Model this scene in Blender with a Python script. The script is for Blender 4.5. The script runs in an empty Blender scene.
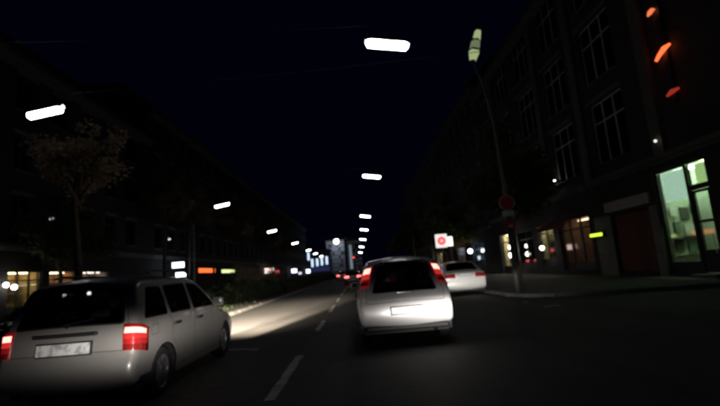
import bpy, bmesh, math, random
import numpy as np
from mathutils import Vector, Matrix
from mathutils.geometry import delaunay_2d_cdt
R = math.radians
random.seed(7)
scene = bpy.context.scene
col = scene.collection

# ------------------------------------------------------------------ camera, sky, exposure
cam_d = bpy.data.cameras.new("camera")
cam = bpy.data.objects.new("camera", cam_d); col.objects.link(cam)
cam_d.sensor_width = 36.0; cam_d.lens = 36.0 * 430.0 / 720.0
cam_d.clip_start = 0.05; cam_d.clip_end = 2000
def cam_basis(yaw, pitch, roll):
    f = Vector((math.sin(yaw)*math.cos(pitch), math.cos(yaw)*math.cos(pitch), math.sin(pitch)))
    r = Vector((math.cos(yaw), -math.sin(yaw), 0)); u = r.cross(f)
    r2 = r*math.cos(roll) - u*math.sin(roll); u2 = u*math.cos(roll) + r*math.sin(roll)
    return Matrix((r2, u2, -f)).transposed()
cam.matrix_world = Matrix.Translation((0, 0, 1.35)) @ cam_basis(R(0.965), R(8.94), R(4.5)).to_4x4()
scene.camera = cam
# a small fixed-focus camera set too near: everything down the street is slightly soft
cam_d.dof.use_dof = True; cam_d.dof.focus_distance = 1.5; cam_d.dof.aperture_fstop = 2.4

world = bpy.data.worlds.new("World"); scene.world = world; world.use_nodes = True
bg = world.node_tree.nodes["Background"]
bg.inputs[0].default_value = (0.0003, 0.00036, 0.0028, 1); bg.inputs[1].default_value = 1.0   # clear night sky over a city
scene.view_settings.view_transform = 'Standard'; scene.view_settings.look = 'None'
scene.view_settings.exposure = 0; scene.view_settings.gamma = 1
scene.cycles.max_bounces = 6; scene.cycles.diffuse_bounces = 3; scene.cycles.transparent_max_bounces = 16
scene.cycles.sample_clamp_indirect = 3.0; scene.cycles.use_denoising = True
scene.cycles.caustics_reflective = False; scene.cycles.caustics_refractive = False

# ------------------------------------------------------------------ materials
MATS = {}
def mat(name, c, rough=0.6, metal=0.0, var=0.15, scale=8.0, bump=0.0, emis=None, strength=0.0, coat=0.0, dirt=0.0):
    if name in MATS: return MATS[name]
    m = bpy.data.materials.new(name); m.use_nodes = True
    nt = m.node_tree; b = nt.nodes["Principled BSDF"]
    b.inputs["Roughness"].default_value = rough; b.inputs["Metallic"].default_value = metal
    if coat: b.inputs["Coat Weight"].default_value = coat; b.inputs["Coat Roughness"].default_value = 0.08
    tc = nt.nodes.new("ShaderNodeTexCoord"); n = nt.nodes.new("ShaderNodeTexNoise")
    n.inputs["Scale"].default_value = scale; n.inputs["Detail"].default_value = 6
    nt.links.new(tc.outputs["Object"], n.inputs["Vector"])
    mx = nt.nodes.new("ShaderNodeMix"); mx.data_type = 'RGBA'
    lo = [x*(1-var) for x in c]; hi = [min(1, x*(1+var)) for x in c]
    mx.inputs[6].default_value = (*lo, 1); mx.inputs[7].default_value = (*hi, 1)
    nt.links.new(n.outputs["Fac"], mx.inputs[0])
    out = mx.outputs[2]
    if dirt:
        n2 = nt.nodes.new("ShaderNodeTexNoise"); n2.inputs["Scale"].default_value = scale*0.22; n2.inputs["Detail"].default_value = 8
        n2.inputs["Roughness"].default_value = 0.7
        nt.links.new(tc.outputs["Object"], n2.inputs["Vector"])
        rp = nt.nodes.new("ShaderNodeValToRGB"); rp.color_ramp.elements[0].position = 0.42; rp.color_ramp.elements[1].position = 0.68
        nt.links.new(n2.outputs["Fac"], rp.inputs[0])
        m2 = nt.nodes.new("ShaderNodeMix"); m2.data_type = 'RGBA'
        m2.inputs[7].default_value = (*[x*(1-dirt) for x in c], 1)
        nt.links.new(rp.outputs[0], m2.inputs[0]); nt.links.new(out, m2.inputs[6]); out = m2.outputs[2]
    nt.links.new(out, b.inputs["Base Color"])
    if bump:
        bp = nt.nodes.new("ShaderNodeBump"); bp.inputs["Strength"].default_value = bump; bp.inputs["Distance"].default_value = 0.02
        n3 = nt.nodes.new("ShaderNodeTexNoise"); n3.inputs["Scale"].default_value = scale*5; n3.inputs["Detail"].default_value = 4
        nt.links.new(tc.outputs["Object"], n3.inputs["Vector"])
        nt.links.new(n3.outputs["Fac"], bp.inputs["Height"]); nt.links.new(bp.outputs[0], b.inputs["Normal"])
    if emis:
        b.inputs["Emission Color"].default_value = (*emis, 1); b.inputs["Emission Strength"].default_value = strength
    MATS[name] = m; return m

def glass(name, tint, gloss=0.12, rough=0.03):
    if name in MATS: return MATS[name]
    m = bpy.data.materials.new(name); m.use_nodes = True; nt = m.node_tree
    for n in list(nt.nodes): nt.nodes.remove(n)
    o = nt.nodes.new("ShaderNodeOutputMaterial"); t = nt.nodes.new("ShaderNodeBsdfTransparent"); g = nt.nodes.new("ShaderNodeBsdfGlossy")
    t.inputs[0].default_value = (*tint, 1); g.inputs["Roughness"].default_value = rough
    lw = nt.nodes.new("ShaderNodeLayerWeight"); lw.inputs[0].default_value = 0.25
    mp = nt.nodes.new("ShaderNodeMapRange"); mp.inputs[3].default_value = gloss*0.4; mp.inputs[4].default_value = 0.7
    nt.links.new(lw.outputs["Fresnel"], mp.inputs[0])
    mx = nt.nodes.new("ShaderNodeMixShader")
    nt.links.new(mp.outputs[0], mx.inputs[0]); nt.links.new(t.outputs[0], mx.inputs[1]); nt.links.new(g.outputs[0], mx.inputs[2])
    nt.links.new(mx.outputs[0], o.inputs[0]); MATS[name] = m; return m

def paint(name, c, rough=0.32, metal=0.0, coat=0.6):
    """car paint, dark grey on its inner face"""
    if name in MATS: return MATS[name]
    m = mat(name, c, rough, metal, 0.05, 3.0, coat=coat, dirt=0.14)
    nt = m.node_tree; b = nt.nodes["Principled BSDF"]
    l = b.inputs["Base Color"].links[0]; src = l.from_socket
    geo = nt.nodes.new("ShaderNodeNewGeometry"); mx = nt.nodes.new("ShaderNodeMix"); mx.data_type = 'RGBA'
    nt.links.new(geo.outputs["Backfacing"], mx.inputs[0]); nt.links.new(src, mx.inputs[6]); mx.inputs[7].default_value = (0.03, 0.03, 0.03, 1)
    nt.links.new(mx.outputs[2], b.inputs["Base Color"])
    return m

asphalt = mat("asphalt", (0.055, 0.052, 0.05), 0.75, var=0.35, scale=3.0, bump=0.5, dirt=0.35)
def wear(m):
    nt = m.node_tree; b = nt.nodes["Principled BSDF"]; src = b.inputs["Base Color"].links[0].from_socket
    tc = nt.nodes.new("ShaderNodeTexCoord"); mp = nt.nodes.new("ShaderNodeMapping"); mp.inputs["Scale"].default_value = (1.1, 0.03, 1)
    n = nt.nodes.new("ShaderNodeTexNoise"); n.inputs["Scale"].default_value = 1.0; n.inputs["Detail"].default_value = 3
    nt.links.new(tc.outputs["Object"], mp.inputs[0]); nt.links.new(mp.outputs[0], n.inputs["Vector"])
    v = nt.nodes.new("ShaderNodeTexVoronoi"); v.feature = 'DISTANCE_TO_EDGE'; v.inputs["Scale"].default_value = 0.35
    n2 = nt.nodes.new("ShaderNodeTexNoise"); n2.inputs["Scale"].default_value = 1.3
    ad = nt.nodes.new("ShaderNodeMix"); ad.data_type = 'VECTOR'; ad.inputs[0].default_value = 0.25
    nt.links.new(tc.outputs["Object"], n2.inputs["Vector"]); nt.links.new(tc.outputs["Object"], ad.inputs[4]); nt.links.new(n2.outputs["Color"], ad.inputs[5])
    nt.links.new(ad.outputs[1], v.inputs["Vector"])
    rp = nt.nodes.new("ShaderNodeMapRange"); rp.inputs[1].default_value = 0.0; rp.inputs[2].default_value = 0.012; rp.inputs[3].default_value = 0.45; rp.inputs[4].default_value = 1.0
    nt.links.new(v.outputs["Distance"], rp.inputs[0])
    rn = nt.nodes.new("ShaderNodeMapRange"); rn.inputs[1].default_value = 0.35; rn.inputs[2].default_value = 0.65; rn.inputs[3].default_value = 0.7; rn.inputs[4].default_value = 1.25
    nt.links.new(n.outputs["Fac"], rn.inputs[0])
    mu = nt.nodes.new("ShaderNodeMath"); mu.operation = 'MULTIPLY'
    nt.links.new(rp.outputs[0], mu.inputs[0]); nt.links.new(rn.outputs[0], mu.inputs[1])
    vm = nt.nodes.new("ShaderNodeVectorMath"); vm.operation = 'SCALE'
    nt.links.new(src, vm.inputs[0]); nt.links.new(mu.outputs[0], vm.inputs["Scale"])
    nt.links.new(vm.outputs[0], b.inputs["Base Color"])
wear(asphalt)
earth = mat("earth", (0.05, 0.045, 0.04), 0.95, var=0.4, scale=2.0, bump=0.6)
paving = mat("paving", (0.09, 0.088, 0.086), 0.8, var=0.25, scale=2.5, bump=0.3, dirt=0.4)
granite = mat("granite", (0.2, 0.19, 0.18), 0.7, var=0.4, scale=14.0, bump=0.3, dirt=0.3)
roadpaint = mat("road_paint", (0.62, 0.61, 0.58), 0.6, var=0.3, scale=9.0, bump=0.2, dirt=0.75)
black_plastic = mat("black_plastic", (0.018, 0.018, 0.019), 0.55, var=0.2)
rubber = mat("rubber", (0.02, 0.02, 0.02), 0.85, var=0.3, bump=0.2)
alloy = mat("alloy", (0.42, 0.42, 0.43), 0.35, 0.8, var=0.1)
chrome = mat("chrome", (0.7, 0.7, 0.7), 0.12, 1.0, var=0.03)
upholstery = mat("upholstery", (0.03, 0.03, 0.035), 0.9, var=0.3, scale=20)
carglass = glass("car_glass", (0.30, 0.32, 0.33))
shopglass = glass("shop_glass", (0.85, 0.88, 0.86))
winglass = glass("window_glass", (0.25, 0.26, 0.28), 0.2)
steel = mat("galvanised_steel", (0.25, 0.25, 0.25), 0.5, 0.5, var=0.25, scale=5, dirt=0.3)
dark_steel = mat("dark_steel", (0.05, 0.05, 0.052), 0.5, 0.4, var=0.2)
lens_red_off = mat("lens_red", (0.28, 0.015, 0.015), 0.15, var=0.1, coat=0.5)
lens_red_lit = mat("lens_red_lit", (0.4, 0.02, 0.02), 0.2, emis=(1.0, 0.06, 0.05), strength=9.0)
lens_red_glow = mat("lens_red_glow", (0.4, 0.02, 0.02), 0.2, emis=(1.0, 0.02, 0.03), strength=0.10)
lens_hot = mat("lens_hot", (0.6, 0.2, 0.2), 0.2, emis=(1.0, 0.30, 0.24), strength=3.2)
lens_red_rib = mat("lens_red_rib", (0.35, 0.02, 0.02), 0.2, emis=(1.0, 0.05, 0.04), strength=0.5)
lens_amber = mat("lens_amber", (0.5, 0.14, 0.02), 0.2, var=0.1)
lens_clear = mat("lens_clear", (0.6, 0.6, 0.6), 0.1, var=0.05)
plate_white = mat("plate_white", (0.7, 0.7, 0.68), 0.45, var=0.05)
seam_dark = mat("seam_dark", (0.012, 0.012, 0.012), 0.8, var=0.1)

def plate_mat():
    m = mat("plate_smudged", (0.72, 0.72, 0.7), 0.45, var=0.04); nt = m.node_tree; b = nt.nodes["Principled BSDF"]
    tc = nt.nodes.new("ShaderNodeTexCoord"); mp = nt.nodes.new("ShaderNodeMapping"); mp.inputs["Scale"].default_value = (13, 1, 9)
    n = nt.nodes.new("ShaderNodeTexNoise"); n.inputs["Scale"].default_value = 1.0; n.inputs["Detail"].default_value = 2
    nt.links.new(tc.outputs["Object"], mp.inputs[0]); nt.links.new(mp.outputs[0], n.inputs["Vector"])
    rp = nt.nodes.new("ShaderNodeValToRGB"); rp.color_ramp.elements[0].position = 0.40; rp.color_ramp.elements[1].position = 0.56
    rp.color_ramp.elements[0].color = (0.36, 0.36, 0.38, 1); rp.color_ramp.elements[1].color = (0.72, 0.72, 0.7, 1)
    nt.links.new(n.outputs["Fac"], rp.inputs[0]); nt.links.new(rp.outputs[0], b.inputs["Base Color"])
    return m
plate_smudged = plate_mat()

def emit(name, c, s):
    return mat(name, tuple(min(0.8, x*0.8) for x in c), 0.4, var=0.03, emis=c, strength=s)

# ------------------------------------------------------------------ mesh helpers
class MB:
    def __init__(s): s.v = []; s.f = []
    def quad(s, a, b, c, d):
        n = len(s.v); s.v += [a, b, c, d]; s.f.append((n, n+1, n+2, n+3)); return s
    def box(s, x0, x1, y0, y1, z0, z1):
        n = len(s.v)
        s.v += [(x, y, z) for z in (z0, z1) for y in (y0, y1) for x in (x0, x1)]
        for f in ((0, 2, 3, 1), (4, 5, 7, 6), (0, 1, 5, 4), (2, 6, 7, 3), (0, 4, 6, 2), (1, 3, 7, 5)):
            s.f.append(tuple(n+i for i in f))
        return s
    def bbox(s, x0, x1, y0, y1, z0, z1, b=0.02):
        """box with chamfered edges"""
        bm = bmesh.new(); bmesh.ops.create_cube(bm, size=1)
        for v in bm.verts: v.co = Vector(((x0+x1)/2+v.co.x*(x1-x0), (y0+y1)/2+v.co.y*(y1-y0), (z0+z1)/2+v.co.z*(z1-z0)))
        bmesh.ops.bevel(bm, geom=bm.edges[:], offset=b, segments=2, affect='EDGES', profile=0.5)
        n = len(s.v); bm.verts.index_update()
        s.v += [tuple(v.co) for v in bm.verts]; s.f += [tuple(n+v.index for v in f.verts) for f in bm.faces]; bm.free(); return s
    def tube(s, pts, rad, seg=8, cap=True):
        pts = [Vector(p) for p in pts]; rr = rad if isinstance(rad, (list, tuple)) else [rad]*len(pts)
        rings = []; up = None
        for i, p in enumerate(pts):
            t = (pts[min(i+1, len(pts)-1)] - pts[max(i-1, 0)]).normalized()
            if up is None: up = Vector((0, 0, 1)) if abs(t.z) < 0.9 else Vector((1, 0, 0))
            a = t.cross(up).normalized(); b = t.cross(a).normalized()
            ring = []
            for k in range(seg):
                q = 2*math.pi*k/seg; ring.append(len(s.v)); s.v.append(tuple(p + (a*math.cos(q)+b*math.sin(q))*rr[i]))
            rings.append(ring)
        for r0, r1 in zip(rings, rings[1:]):
            for k in range(seg): s.f.append((r0[k], r0[(k+1) % seg], r1[(k+1) % seg], r1[k]))
        if cap: s.f.append(tuple(reversed(rings[0]))); s.f.append(tuple(rings[-1]))
        return s
    def lathe(s, prof, axis='z', org=(0, 0, 0), seg=24):
        n0 = len(s.v)
        for r, h in prof:
            for k in range(seg):
                q = 2*math.pi*k/seg; a, b = r*math.cos(q), r*math.sin(q)
                p = (a, b, h) if axis == 'z' else ((h, a, b) if axis == 'x' else (a, h, b))
                s.v.append((p[0]+org[0], p[1]+org[1], p[2]+org[2]))
        for i in range(len(prof)-1):
            for k in range(seg):
                s.f.append((n0+i*seg+k, n0+i*seg+(k+1) % seg, n0+(i+1)*seg+(k+1) % seg, n0+(i+1)*seg+k))
        return s
    def grid(s, P):
        n0 = len(s.v); nu = len(P); nv = len(P[0])
        for r in P: s.v += [tuple(q) for q in r]
        for i in range(nu-1):
            for j in range(nv-1):
                s.f.append((n0+i*nv+j, n0+(i+1)*nv+j, n0+(i+1)*nv+j+1, n0+i*nv+j+1))
        return s
    def prism(s, poly, z0, z1):
        n = len(s.v); k = len(poly)
        s.v += [(x, y, z0) for x, y in poly] + [(x, y, z1) for x, y in poly]
        s.f.append(tuple(reversed(range(n, n+k)))); s.f.append(tuple(range(n+k, n+2*k)))
        for i in range(k): s.f.append((n+i, n+(i+1) % k, n+k+(i+1) % k, n+k+i))
        return s
    def mesh(s, name, m, smooth=False):
        me = bpy.data.meshes.new(name); me.from_pydata(s.v, [], s.f); me.materials.append(m)
        if smooth is True: me.polygons.foreach_set("use_smooth", [True]*len(me.polygons))
        elif smooth: me.shade_smooth() if False else None
        me.update(); return me
    def build(s, name, m, parent=None, smooth=False, loc=None, fix=True):
        me = s.mesh(name, m, smooth)
        if fix:
            bm = bmesh.new(); bm.from_mesh(me); bmesh.ops.recalc_face_normals(bm, faces=bm.faces); bm.to_mesh(me); bm.free()
        return link(name, me, parent, loc)
def link(name, me, parent=None, loc=None):
    o = bpy.data.objects.new(name, me); col.objects.link(o)
    if parent: o.parent = parent
    if loc: o.location = loc
    return o
def tag(o, label=None, cat=None, group=None, kind=None):
    for k, v in (("label", label), ("category", cat), ("group", group), ("kind", kind)):
        if v: o[k] = v
    return o
def thing(name, label, cat, loc=(0, 0, 0), rz=0.0, group=None):
    o = bpy.data.objects.new(name, None); col.objects.link(o); o.location = loc; o.rotation_euler.z = rz
    return tag(o, label, cat, group)
def copy_tree(o, parent=None):
    kids = [c for c in bpy.data.objects if c.parent == o]
    c = o.copy(); col.objects.link(c)
    if parent: c.parent = parent
    for k in kids: copy_tree(k, c)
    return c

# ------------------------------------------------------------------ the ground and roads
def structure(o): return tag(o, kind="structure")
structure(MB().quad((-600, -200, -0.03), (600, -200, -0.03), (600, 1200, -0.03), (-600, 1200, -0.03)).build("ground", earth))
road = structure(MB().quad((-16.4, -30, 0), (60, -30, 0), (60, 260, 0), (-16.4, 260, 0)).build("road", asphalt))
dashes = [(5.1, 7.7), (10.8, 12.9), (15.6, 18.6), (20.7, 23.6)] + [(26+5.2*k, 28.8+5.2*k) for k in range(22)]
rng = random.Random(3)
for y0, y1 in dashes:
    m = MB(); n = 10                                     # worn edges
    P = [[(-1.16+rng.uniform(-.012, .012), y0+(y1-y0)*i/n, 0.004), (-1.04+rng.uniform(-.012, .012), y0+(y1-y0)*i/n+rng.uniform(-.02, .02), 0.004)] for i in range(n+1)]
    m.grid(P).build("lane_dash", roadpaint, road)
MB().grid([[(-2.68, 8.88, .004), (-2.66, 9.0, .004)], [(-2.35, 8.79, .004), (-2.33, 8.92, .004)], [(-2.05, 8.6, .004), (-2.04, 8.74, .004)]]).build("white_mark", roadpaint, road)
MB().quad((5.02, 13.55, .004), (5.2, 13.6, .004), (5.2, 13.75, .004), (5.02, 13.7, .004)).build("white_mark", roadpaint, road)
MB().quad((4.95, 11.9, .004), (5.45, 12.0, .004), (5.45, 12.12, .004), (4.95, 12.02, .004)).build("white_mark", roadpaint, road)

# median strip
med = structure(MB().box(-8.2, -5.26, 1.5, 240, -0.02, 0.11).build("median_strip", earth))
kerb_mesh = MB().bbox(-0.075, 0.075, 0.006, 0.994, -0.02, 0.125, 0.015).mesh("kerb_stone", granite)
def kerb_line(parent, pts):
    for (xa, ya), (xb, yb) in zip(pts, pts[1:]):
        d = math.hypot(xb-xa, yb-ya); n = max(1, round(d))
        for i in range(n):
            o = link("kerb_stone", kerb_mesh, parent); t = i/n
            o.location = (xa+(xb-xa)*t+rng.uniform(-.006, .006), ya+(yb-ya)*t, rng.uniform(-.006, .006))
            o.rotation_euler.z = -math.atan2(xb-xa, yb-ya); o.scale.y = d/n
kerb_line(med, [(-5.18, 1.5), (-5.18, 62)])
MB().box(-5.255, -5.105, 62, 240, -0.02, 0.12).build("kerb_run", granite, med)
MB().box(-8.35, -8.205, 1.5, 240, -0.02, 0.12).build("kerb_run", granite, med)
# pavements
corner = [(5.45, 240), (5.45, 16.2), (5.75, 15.2), (6.5, 14.55), (8.6, 14.0), (13.0, 13.1), (24.0, 11.0)]
pav = structure(MB().prism([(p[0]+.08, p[1]+.06) for p in corner]+[(24, 240)], -0.02, 0.12).build("pavement", paving))
kerb_line(pav, list(reversed(corner[1:6])) + [(5.45, 70)])
pavl = structure(MB().box(-60, -16.5, -30, 240, -0.02, 0.12).build("pavement", paving))
MB().box(-16.495, -16.35, -30, 240, -0.02, 0.12).build("kerb_run", granite, pavl)

# ------------------------------------------------------------------ buildings
stucco = mat("stucco", (0.07, 0.064, 0.058), 0.9, var=0.2, scale=1.2, bump=0.3, dirt=0.35)
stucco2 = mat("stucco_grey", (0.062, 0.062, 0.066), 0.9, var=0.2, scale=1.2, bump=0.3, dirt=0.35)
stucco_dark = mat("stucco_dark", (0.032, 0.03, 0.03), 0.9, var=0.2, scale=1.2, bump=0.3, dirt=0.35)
plinth = mat("plinth_stone", (0.18, 0.17, 0.16), 0.85, var=0.25, scale=3, bump=0.3, dirt=0.3)
frame_white = mat("frame_white", (0.72, 0.70, 0.66), 0.5, var=0.1)
frame_dark = mat("frame_dark", (0.03, 0.032, 0.03), 0.5, var=0.2)
roof_tile = mat("roof_tile", (0.08, 0.05, 0.045), 0.85, var=0.3)
room_dark = mat("room_dark", (0.05, 0.05, 0.05), 0.9, var=0.3)
shutter_red = mat("shutter_red", (0.22, 0.06, 0.045), 0.55, var=0.25, scale=3, dirt=0.5)

class Facade:
    """a facade along Y; d is the depth behind the front plane, side=+1 on the right of the street"""
    def __init__(s, x0, side): s.x0 = x0; s.side = side
    def box(s, mb, a0, a1, d0, d1, z0, z1):
        xs = sorted((s.x0+s.side*d0, s.x0+s.side*d1)); return mb.box(xs[0], xs[1], a0, a1, z0, z1)
def wall_holes(F, mb, a0, a1, z0, z1, holes, th=0.35):
    As = sorted({a0, a1, *[h[0] for h in holes], *[h[1] for h in holes]}); Zs = sorted({z0, z1, *[h[2] for h in holes], *[h[3] for h in holes]})
    for i in range(len(As)-1):
        for j in range(len(Zs)-1):
            ca, cz = (As[i]+As[i+1])/2, (Zs[j]+Zs[j+1])/2
            if any(h[0] < ca < h[1] and h[2] < cz < h[3] for h in holes): continue
            x = F.x0
            mb.quad((x, As[i], Zs[j]), (x, As[i+1], Zs[j]), (x, As[i+1], Zs[j+1]), (x, As[i], Zs[j+1]))
    for h in holes:
        x, x2 = F.x0, F.x0+F.side*th; a, b, c, d = h
        mb.quad((x, a, c), (x2, a, c), (x2, b, c), (x, b, c)); mb.quad((x, a, d), (x2, a, d), (x2, b, d), (x, b, d))
        mb.quad((x, a, c), (x2, a, c), (x2, a, d), (x, a, d)); mb.quad((x, b, c), (x2, b, c), (x2, b, d), (x, b, d))
WM = {}
def window_meshes(w, h, lights, side):
    k = (round(w, 2), round(h, 2), lights, side)
    if k in WM: return WM[k]
    m = MB(); t = 0.07; bars = [-w/2 + t/2] + [-w/2 + w*i/lights for i in range(1, lights)] + [w/2 - t/2]
    for b in bars: m.box(-.04, .04, b-t/2, b+t/2, 0, h)
    tr = h*0.68
    for a, b in zip(bars, bars[1:]):
        for z in (t/2, tr, h-t/2): m.box(-.035, .035, a+t/2, b-t/2, z-t/2, z+t/2)
    panes = []
    for a, b in zip(bars, bars[1:]):
        for z0, z1 in ((t, tr-t/2), (tr+t/2, h-t)):
            panes.append(((a+b)/2, (z0+z1)/2, MB().box(-.004, .004, -(b-a-t)/2-.003, (b-a-t)/2+.003, -(z1-z0)/2-.003, (z1-z0)/2+.003).mesh("pane", winglass)))
    sill = MB().bbox(-.14, .10, -w/2-.08, w/2+.08, -.07, 0.0, .01).mesh("sill", plinth)
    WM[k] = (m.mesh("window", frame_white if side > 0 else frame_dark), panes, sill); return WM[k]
def add_window(F, root, ac, z0, w, h, lights=3, rec=0.18, parts=True):
    me, panes, sill = window_meshes(w, h, lights, F.side)
    o = link("window", me, root, (F.x0+F.side*rec, ac, z0)); o.rotation_euler.z = 0 if F.side > 0 else math.pi
    if parts:
        for a, z, pm in panes: link("pane", pm, o, (0, a, z))
        link("sill", sill, o, (-.20, 0, 0.0))
def make_building(name, label, F, a0, a1, floors, ground_h, floor_h, holes0, wallm, win=(2.8, 3.2), pitch=4.4, first=None, lights=3, parts=True, pilasters=(), depth=11, cat="building"):
    root = thing(name, label, cat, (0, 0, 0))
    H = ground_h + floors*floor_h
    holes = list(holes0); wins = []
    c = first if first is not None else a0 + pitch/2
    cs = []
    while c + win[0]/2 < a1-0.3:
        if c - win[0]/2 > a0+0.3: cs.append(c)
        c += pitch
    for k in range(floors):
        for c in cs:
            z0 = ground_h + k*floor_h + 0.75
            holes.append((c-win[0]/2, c+win[0]/2, z0, z0+win[1])); wins.append((c, z0))
    mb = MB(); wall_holes(F, mb, a0, a1, 0.1, H, holes)
    x, x2 = F.x0, F.x0+F.side*depth
    mb.quad((x, a0, .1), (x2, a0, .1), (x2, a0, H), (x, a0, H)); mb.quad((x, a1, .1), (x2, a1, .1), (x2, a1, H), (x, a1, H))
    mb.quad((x2, a0, .1), (x2, a1, .1), (x2, a1, H), (x2, a0, H))
    mb.build("wall", wallm, root, fix=False)
    r = MB(); rr = [(-.45, H+.36), (2.5, H+3.2), (depth, H+3.2), (depth, H+.12), (-.45, H+.12)]
    n = len(rr); r.v = [(F.x0+F.side*d, a0+.01, z) for d, z in rr] + [(F.x0+F.side*d, a1-.01, z) for d, z in rr]
    r.f = [tuple(range(n)), tuple(range(2*n-1, n-1, -1))] + [(i, (i+1) % n, n+(i+1) % n, n+i) for i in range(n)]
    r.build("roof", roof_tile, root)
    cb = MB(); F.box(cb, a0+.02, a1-.02, -.22, 0.0, ground_h-.1, ground_h+.12); F.box(cb, a0+.02, a1-.02, -.12, 0.0, ground_h-.25, ground_h-.1)
    cb.build("cornice", plinth, root)
    cb = MB(); F.box(cb, a0+.02, a1-.02, -.35, 0.0, H-.2, H+.115); F.box(cb, a0+.02, a1-.02, -.2, 0.0, H-.45, H-.2); cb.build("eaves_cornice", plinth, root)
    rd = MB()                                               # floors and inner walls: dark unlit rooms
    for k in range(floors+1):
        z = ground_h + k*floor_h + .04; rd.quad((F.x0+F.side*.36, a0+.05, z), (x2-F.side*.1, a0+.05, z), (x2-F.side*.1, a1-.05, z), (F.x0+F.side*.36, a1-.05, z))
    xw = F.x0+F.side*3.5; rd.quad((xw, a0+.05, ground_h), (xw, a1-.05, ground_h), (xw, a1-.05, H), (xw, a0+.05, H))
    rd.build("room", room_dark, root, fix=False)
    for p in pilasters:
        pb = MB(); F.box(pb, p-.32, p+.32, -.16, 0.0, ground_h+.12, H-.45); F.box(pb, p-.42, p+.42, -.2, 0.0, H-1.0, H-.46); pb.build("pilaster", plinth, root)
    for c, z0 in wins:
        add_window(F, root, c, z0, win[0], win[1], lights, parts=parts)
        if parts:
            hb = MB(); F.box(hb, c-win[0]/2-.15, c+win[0]/2+.15, -.12, 0.0, z0+win[1]+.05, z0+win[1]+.25); hb.build("window_hood", plinth, root)
    return root
def shop(F, root, a0, a1, z0, z1, wallc, lamp, n=2, fm=frame_dark, depth=2.6, transom=None, stall=0.45, lampw=0.25):
    """a lit shop room behind a glazed front"""
    rm = mat("shop_room_"+"_".join("%02d" % int(c*100) for c in wallc), wallc, 0.8, var=0.15, scale=2)
    x, x2 = F.x0+F.side*.35, F.x0+F.side*depth; b = MB()
    b.quad((x, a0, z0), (x2, a0, z0), (x2, a0, z1), (x, a0, z1)); b.quad((x, a1, z0), (x2, a1, z0), (x2, a1, z1), (x, a1, z1))
    b.quad((x2, a0, z0), (x2, a1, z0), (x2, a1, z1), (x2, a0, z1)); b.quad((x, a0, z0), (x2, a0, z0), (x2, a1, z0), (x, a1, z0)); b.quad((x, a0, z1), (x2, a0, z1), (x2, a1, z1), (x, a1, z1))
    b.build("shop_room", rm, root, fix=False)
    lm = MB(); F.box(lm, a0+.25, a1-.25, depth*.45, depth*.45+lampw, z1-.12, z1-.05); lm.build("ceiling_light", lamp, root)
    fr = MB(); t = .08; w = (a1-a0)/n
    zt = transom if transom else z1-(z1-z0)*.22
    posts = [a0+t/2] + [a0+w*i for i in range(1, n)] + [a1-t/2]
    for p in posts: F.box(fr, p-t/2, p+t/2, .12, .22, z0+.0, z1)
    for p, q in zip(posts, posts[1:]):
        F.box(fr, p+t/2, q-t/2, .125, .215, zt-t/2, zt+t/2); F.box(fr, p+t/2, q-t/2, .125, .215, z1-t, z1)
        F.box(fr, p+t/2, q-t/2, .11, .23, z0, z0+stall)
    o = fr.build("shop_front", fm, root)
    for p, q in zip(posts, posts[1:]):
        for c, d in ((z0+stall, zt-t/2), (zt+t/2, z1-t)):
            g = MB(); F.box(g, p+t/2, q-t/2, .165, .175, c, d); g.build("pane", shopglass, o)
    # shelves with goods seen through the glass
    sb = MB()
    for k in range(3):
        z = z0+.6+k*.62
        if z > z1-.5: break
        F.box(sb, a0+.15, a1-.15, depth-.5, depth-.06, z-.03, z)
    sb.build("shelf", frame_white, root)
    gm = mat("goods", (0.22, 0.18, 0.15), 0.7, var=0.9, scale=3)
    gb = MB(); r = random.Random(int(a0*10))
    for k in range(3):
        z = z0+.6+k*.62; a = a0+.2
        if z > z1-.7: break
        while a < a1-.45:
            ww = r.uniform(.1, .32); h = r.uniform(.15, .42); F.box(gb, a, a+ww, depth-.45, depth-.12, z+.002, z+h); a += ww+r.uniform(.03, .3)
    if gb.v: tag(gb.build("goods", gm, root), kind="stuff")

FR = Facade(13.0, 1)
green_lamp = emit("green_white_lamp", (0.78, 1.0, 0.52), 170.0)
warm_lamp = emit("warm_lamp", (1.0, 0.85, 0.55), 28.0)
warm_dim = emit("warm_dim_lamp", (1.0, 0.75, 0.5), 9.0)
# --- right, nearest: the house with the green-lit shop
h1 = [(15.35, 18.15, .25, 4.55), (18.75, 21.6, .3, 3.1)]
b1 = make_building("corner_house", "dark stuccoed corner house with a green-lit shop entrance and tall windows", FR, 13.25, 23.2, 3, 5.05, 4.25, h1, stucco, first=20.55, pitch=4.55, pilasters=(17.3, 22.85))
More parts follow.
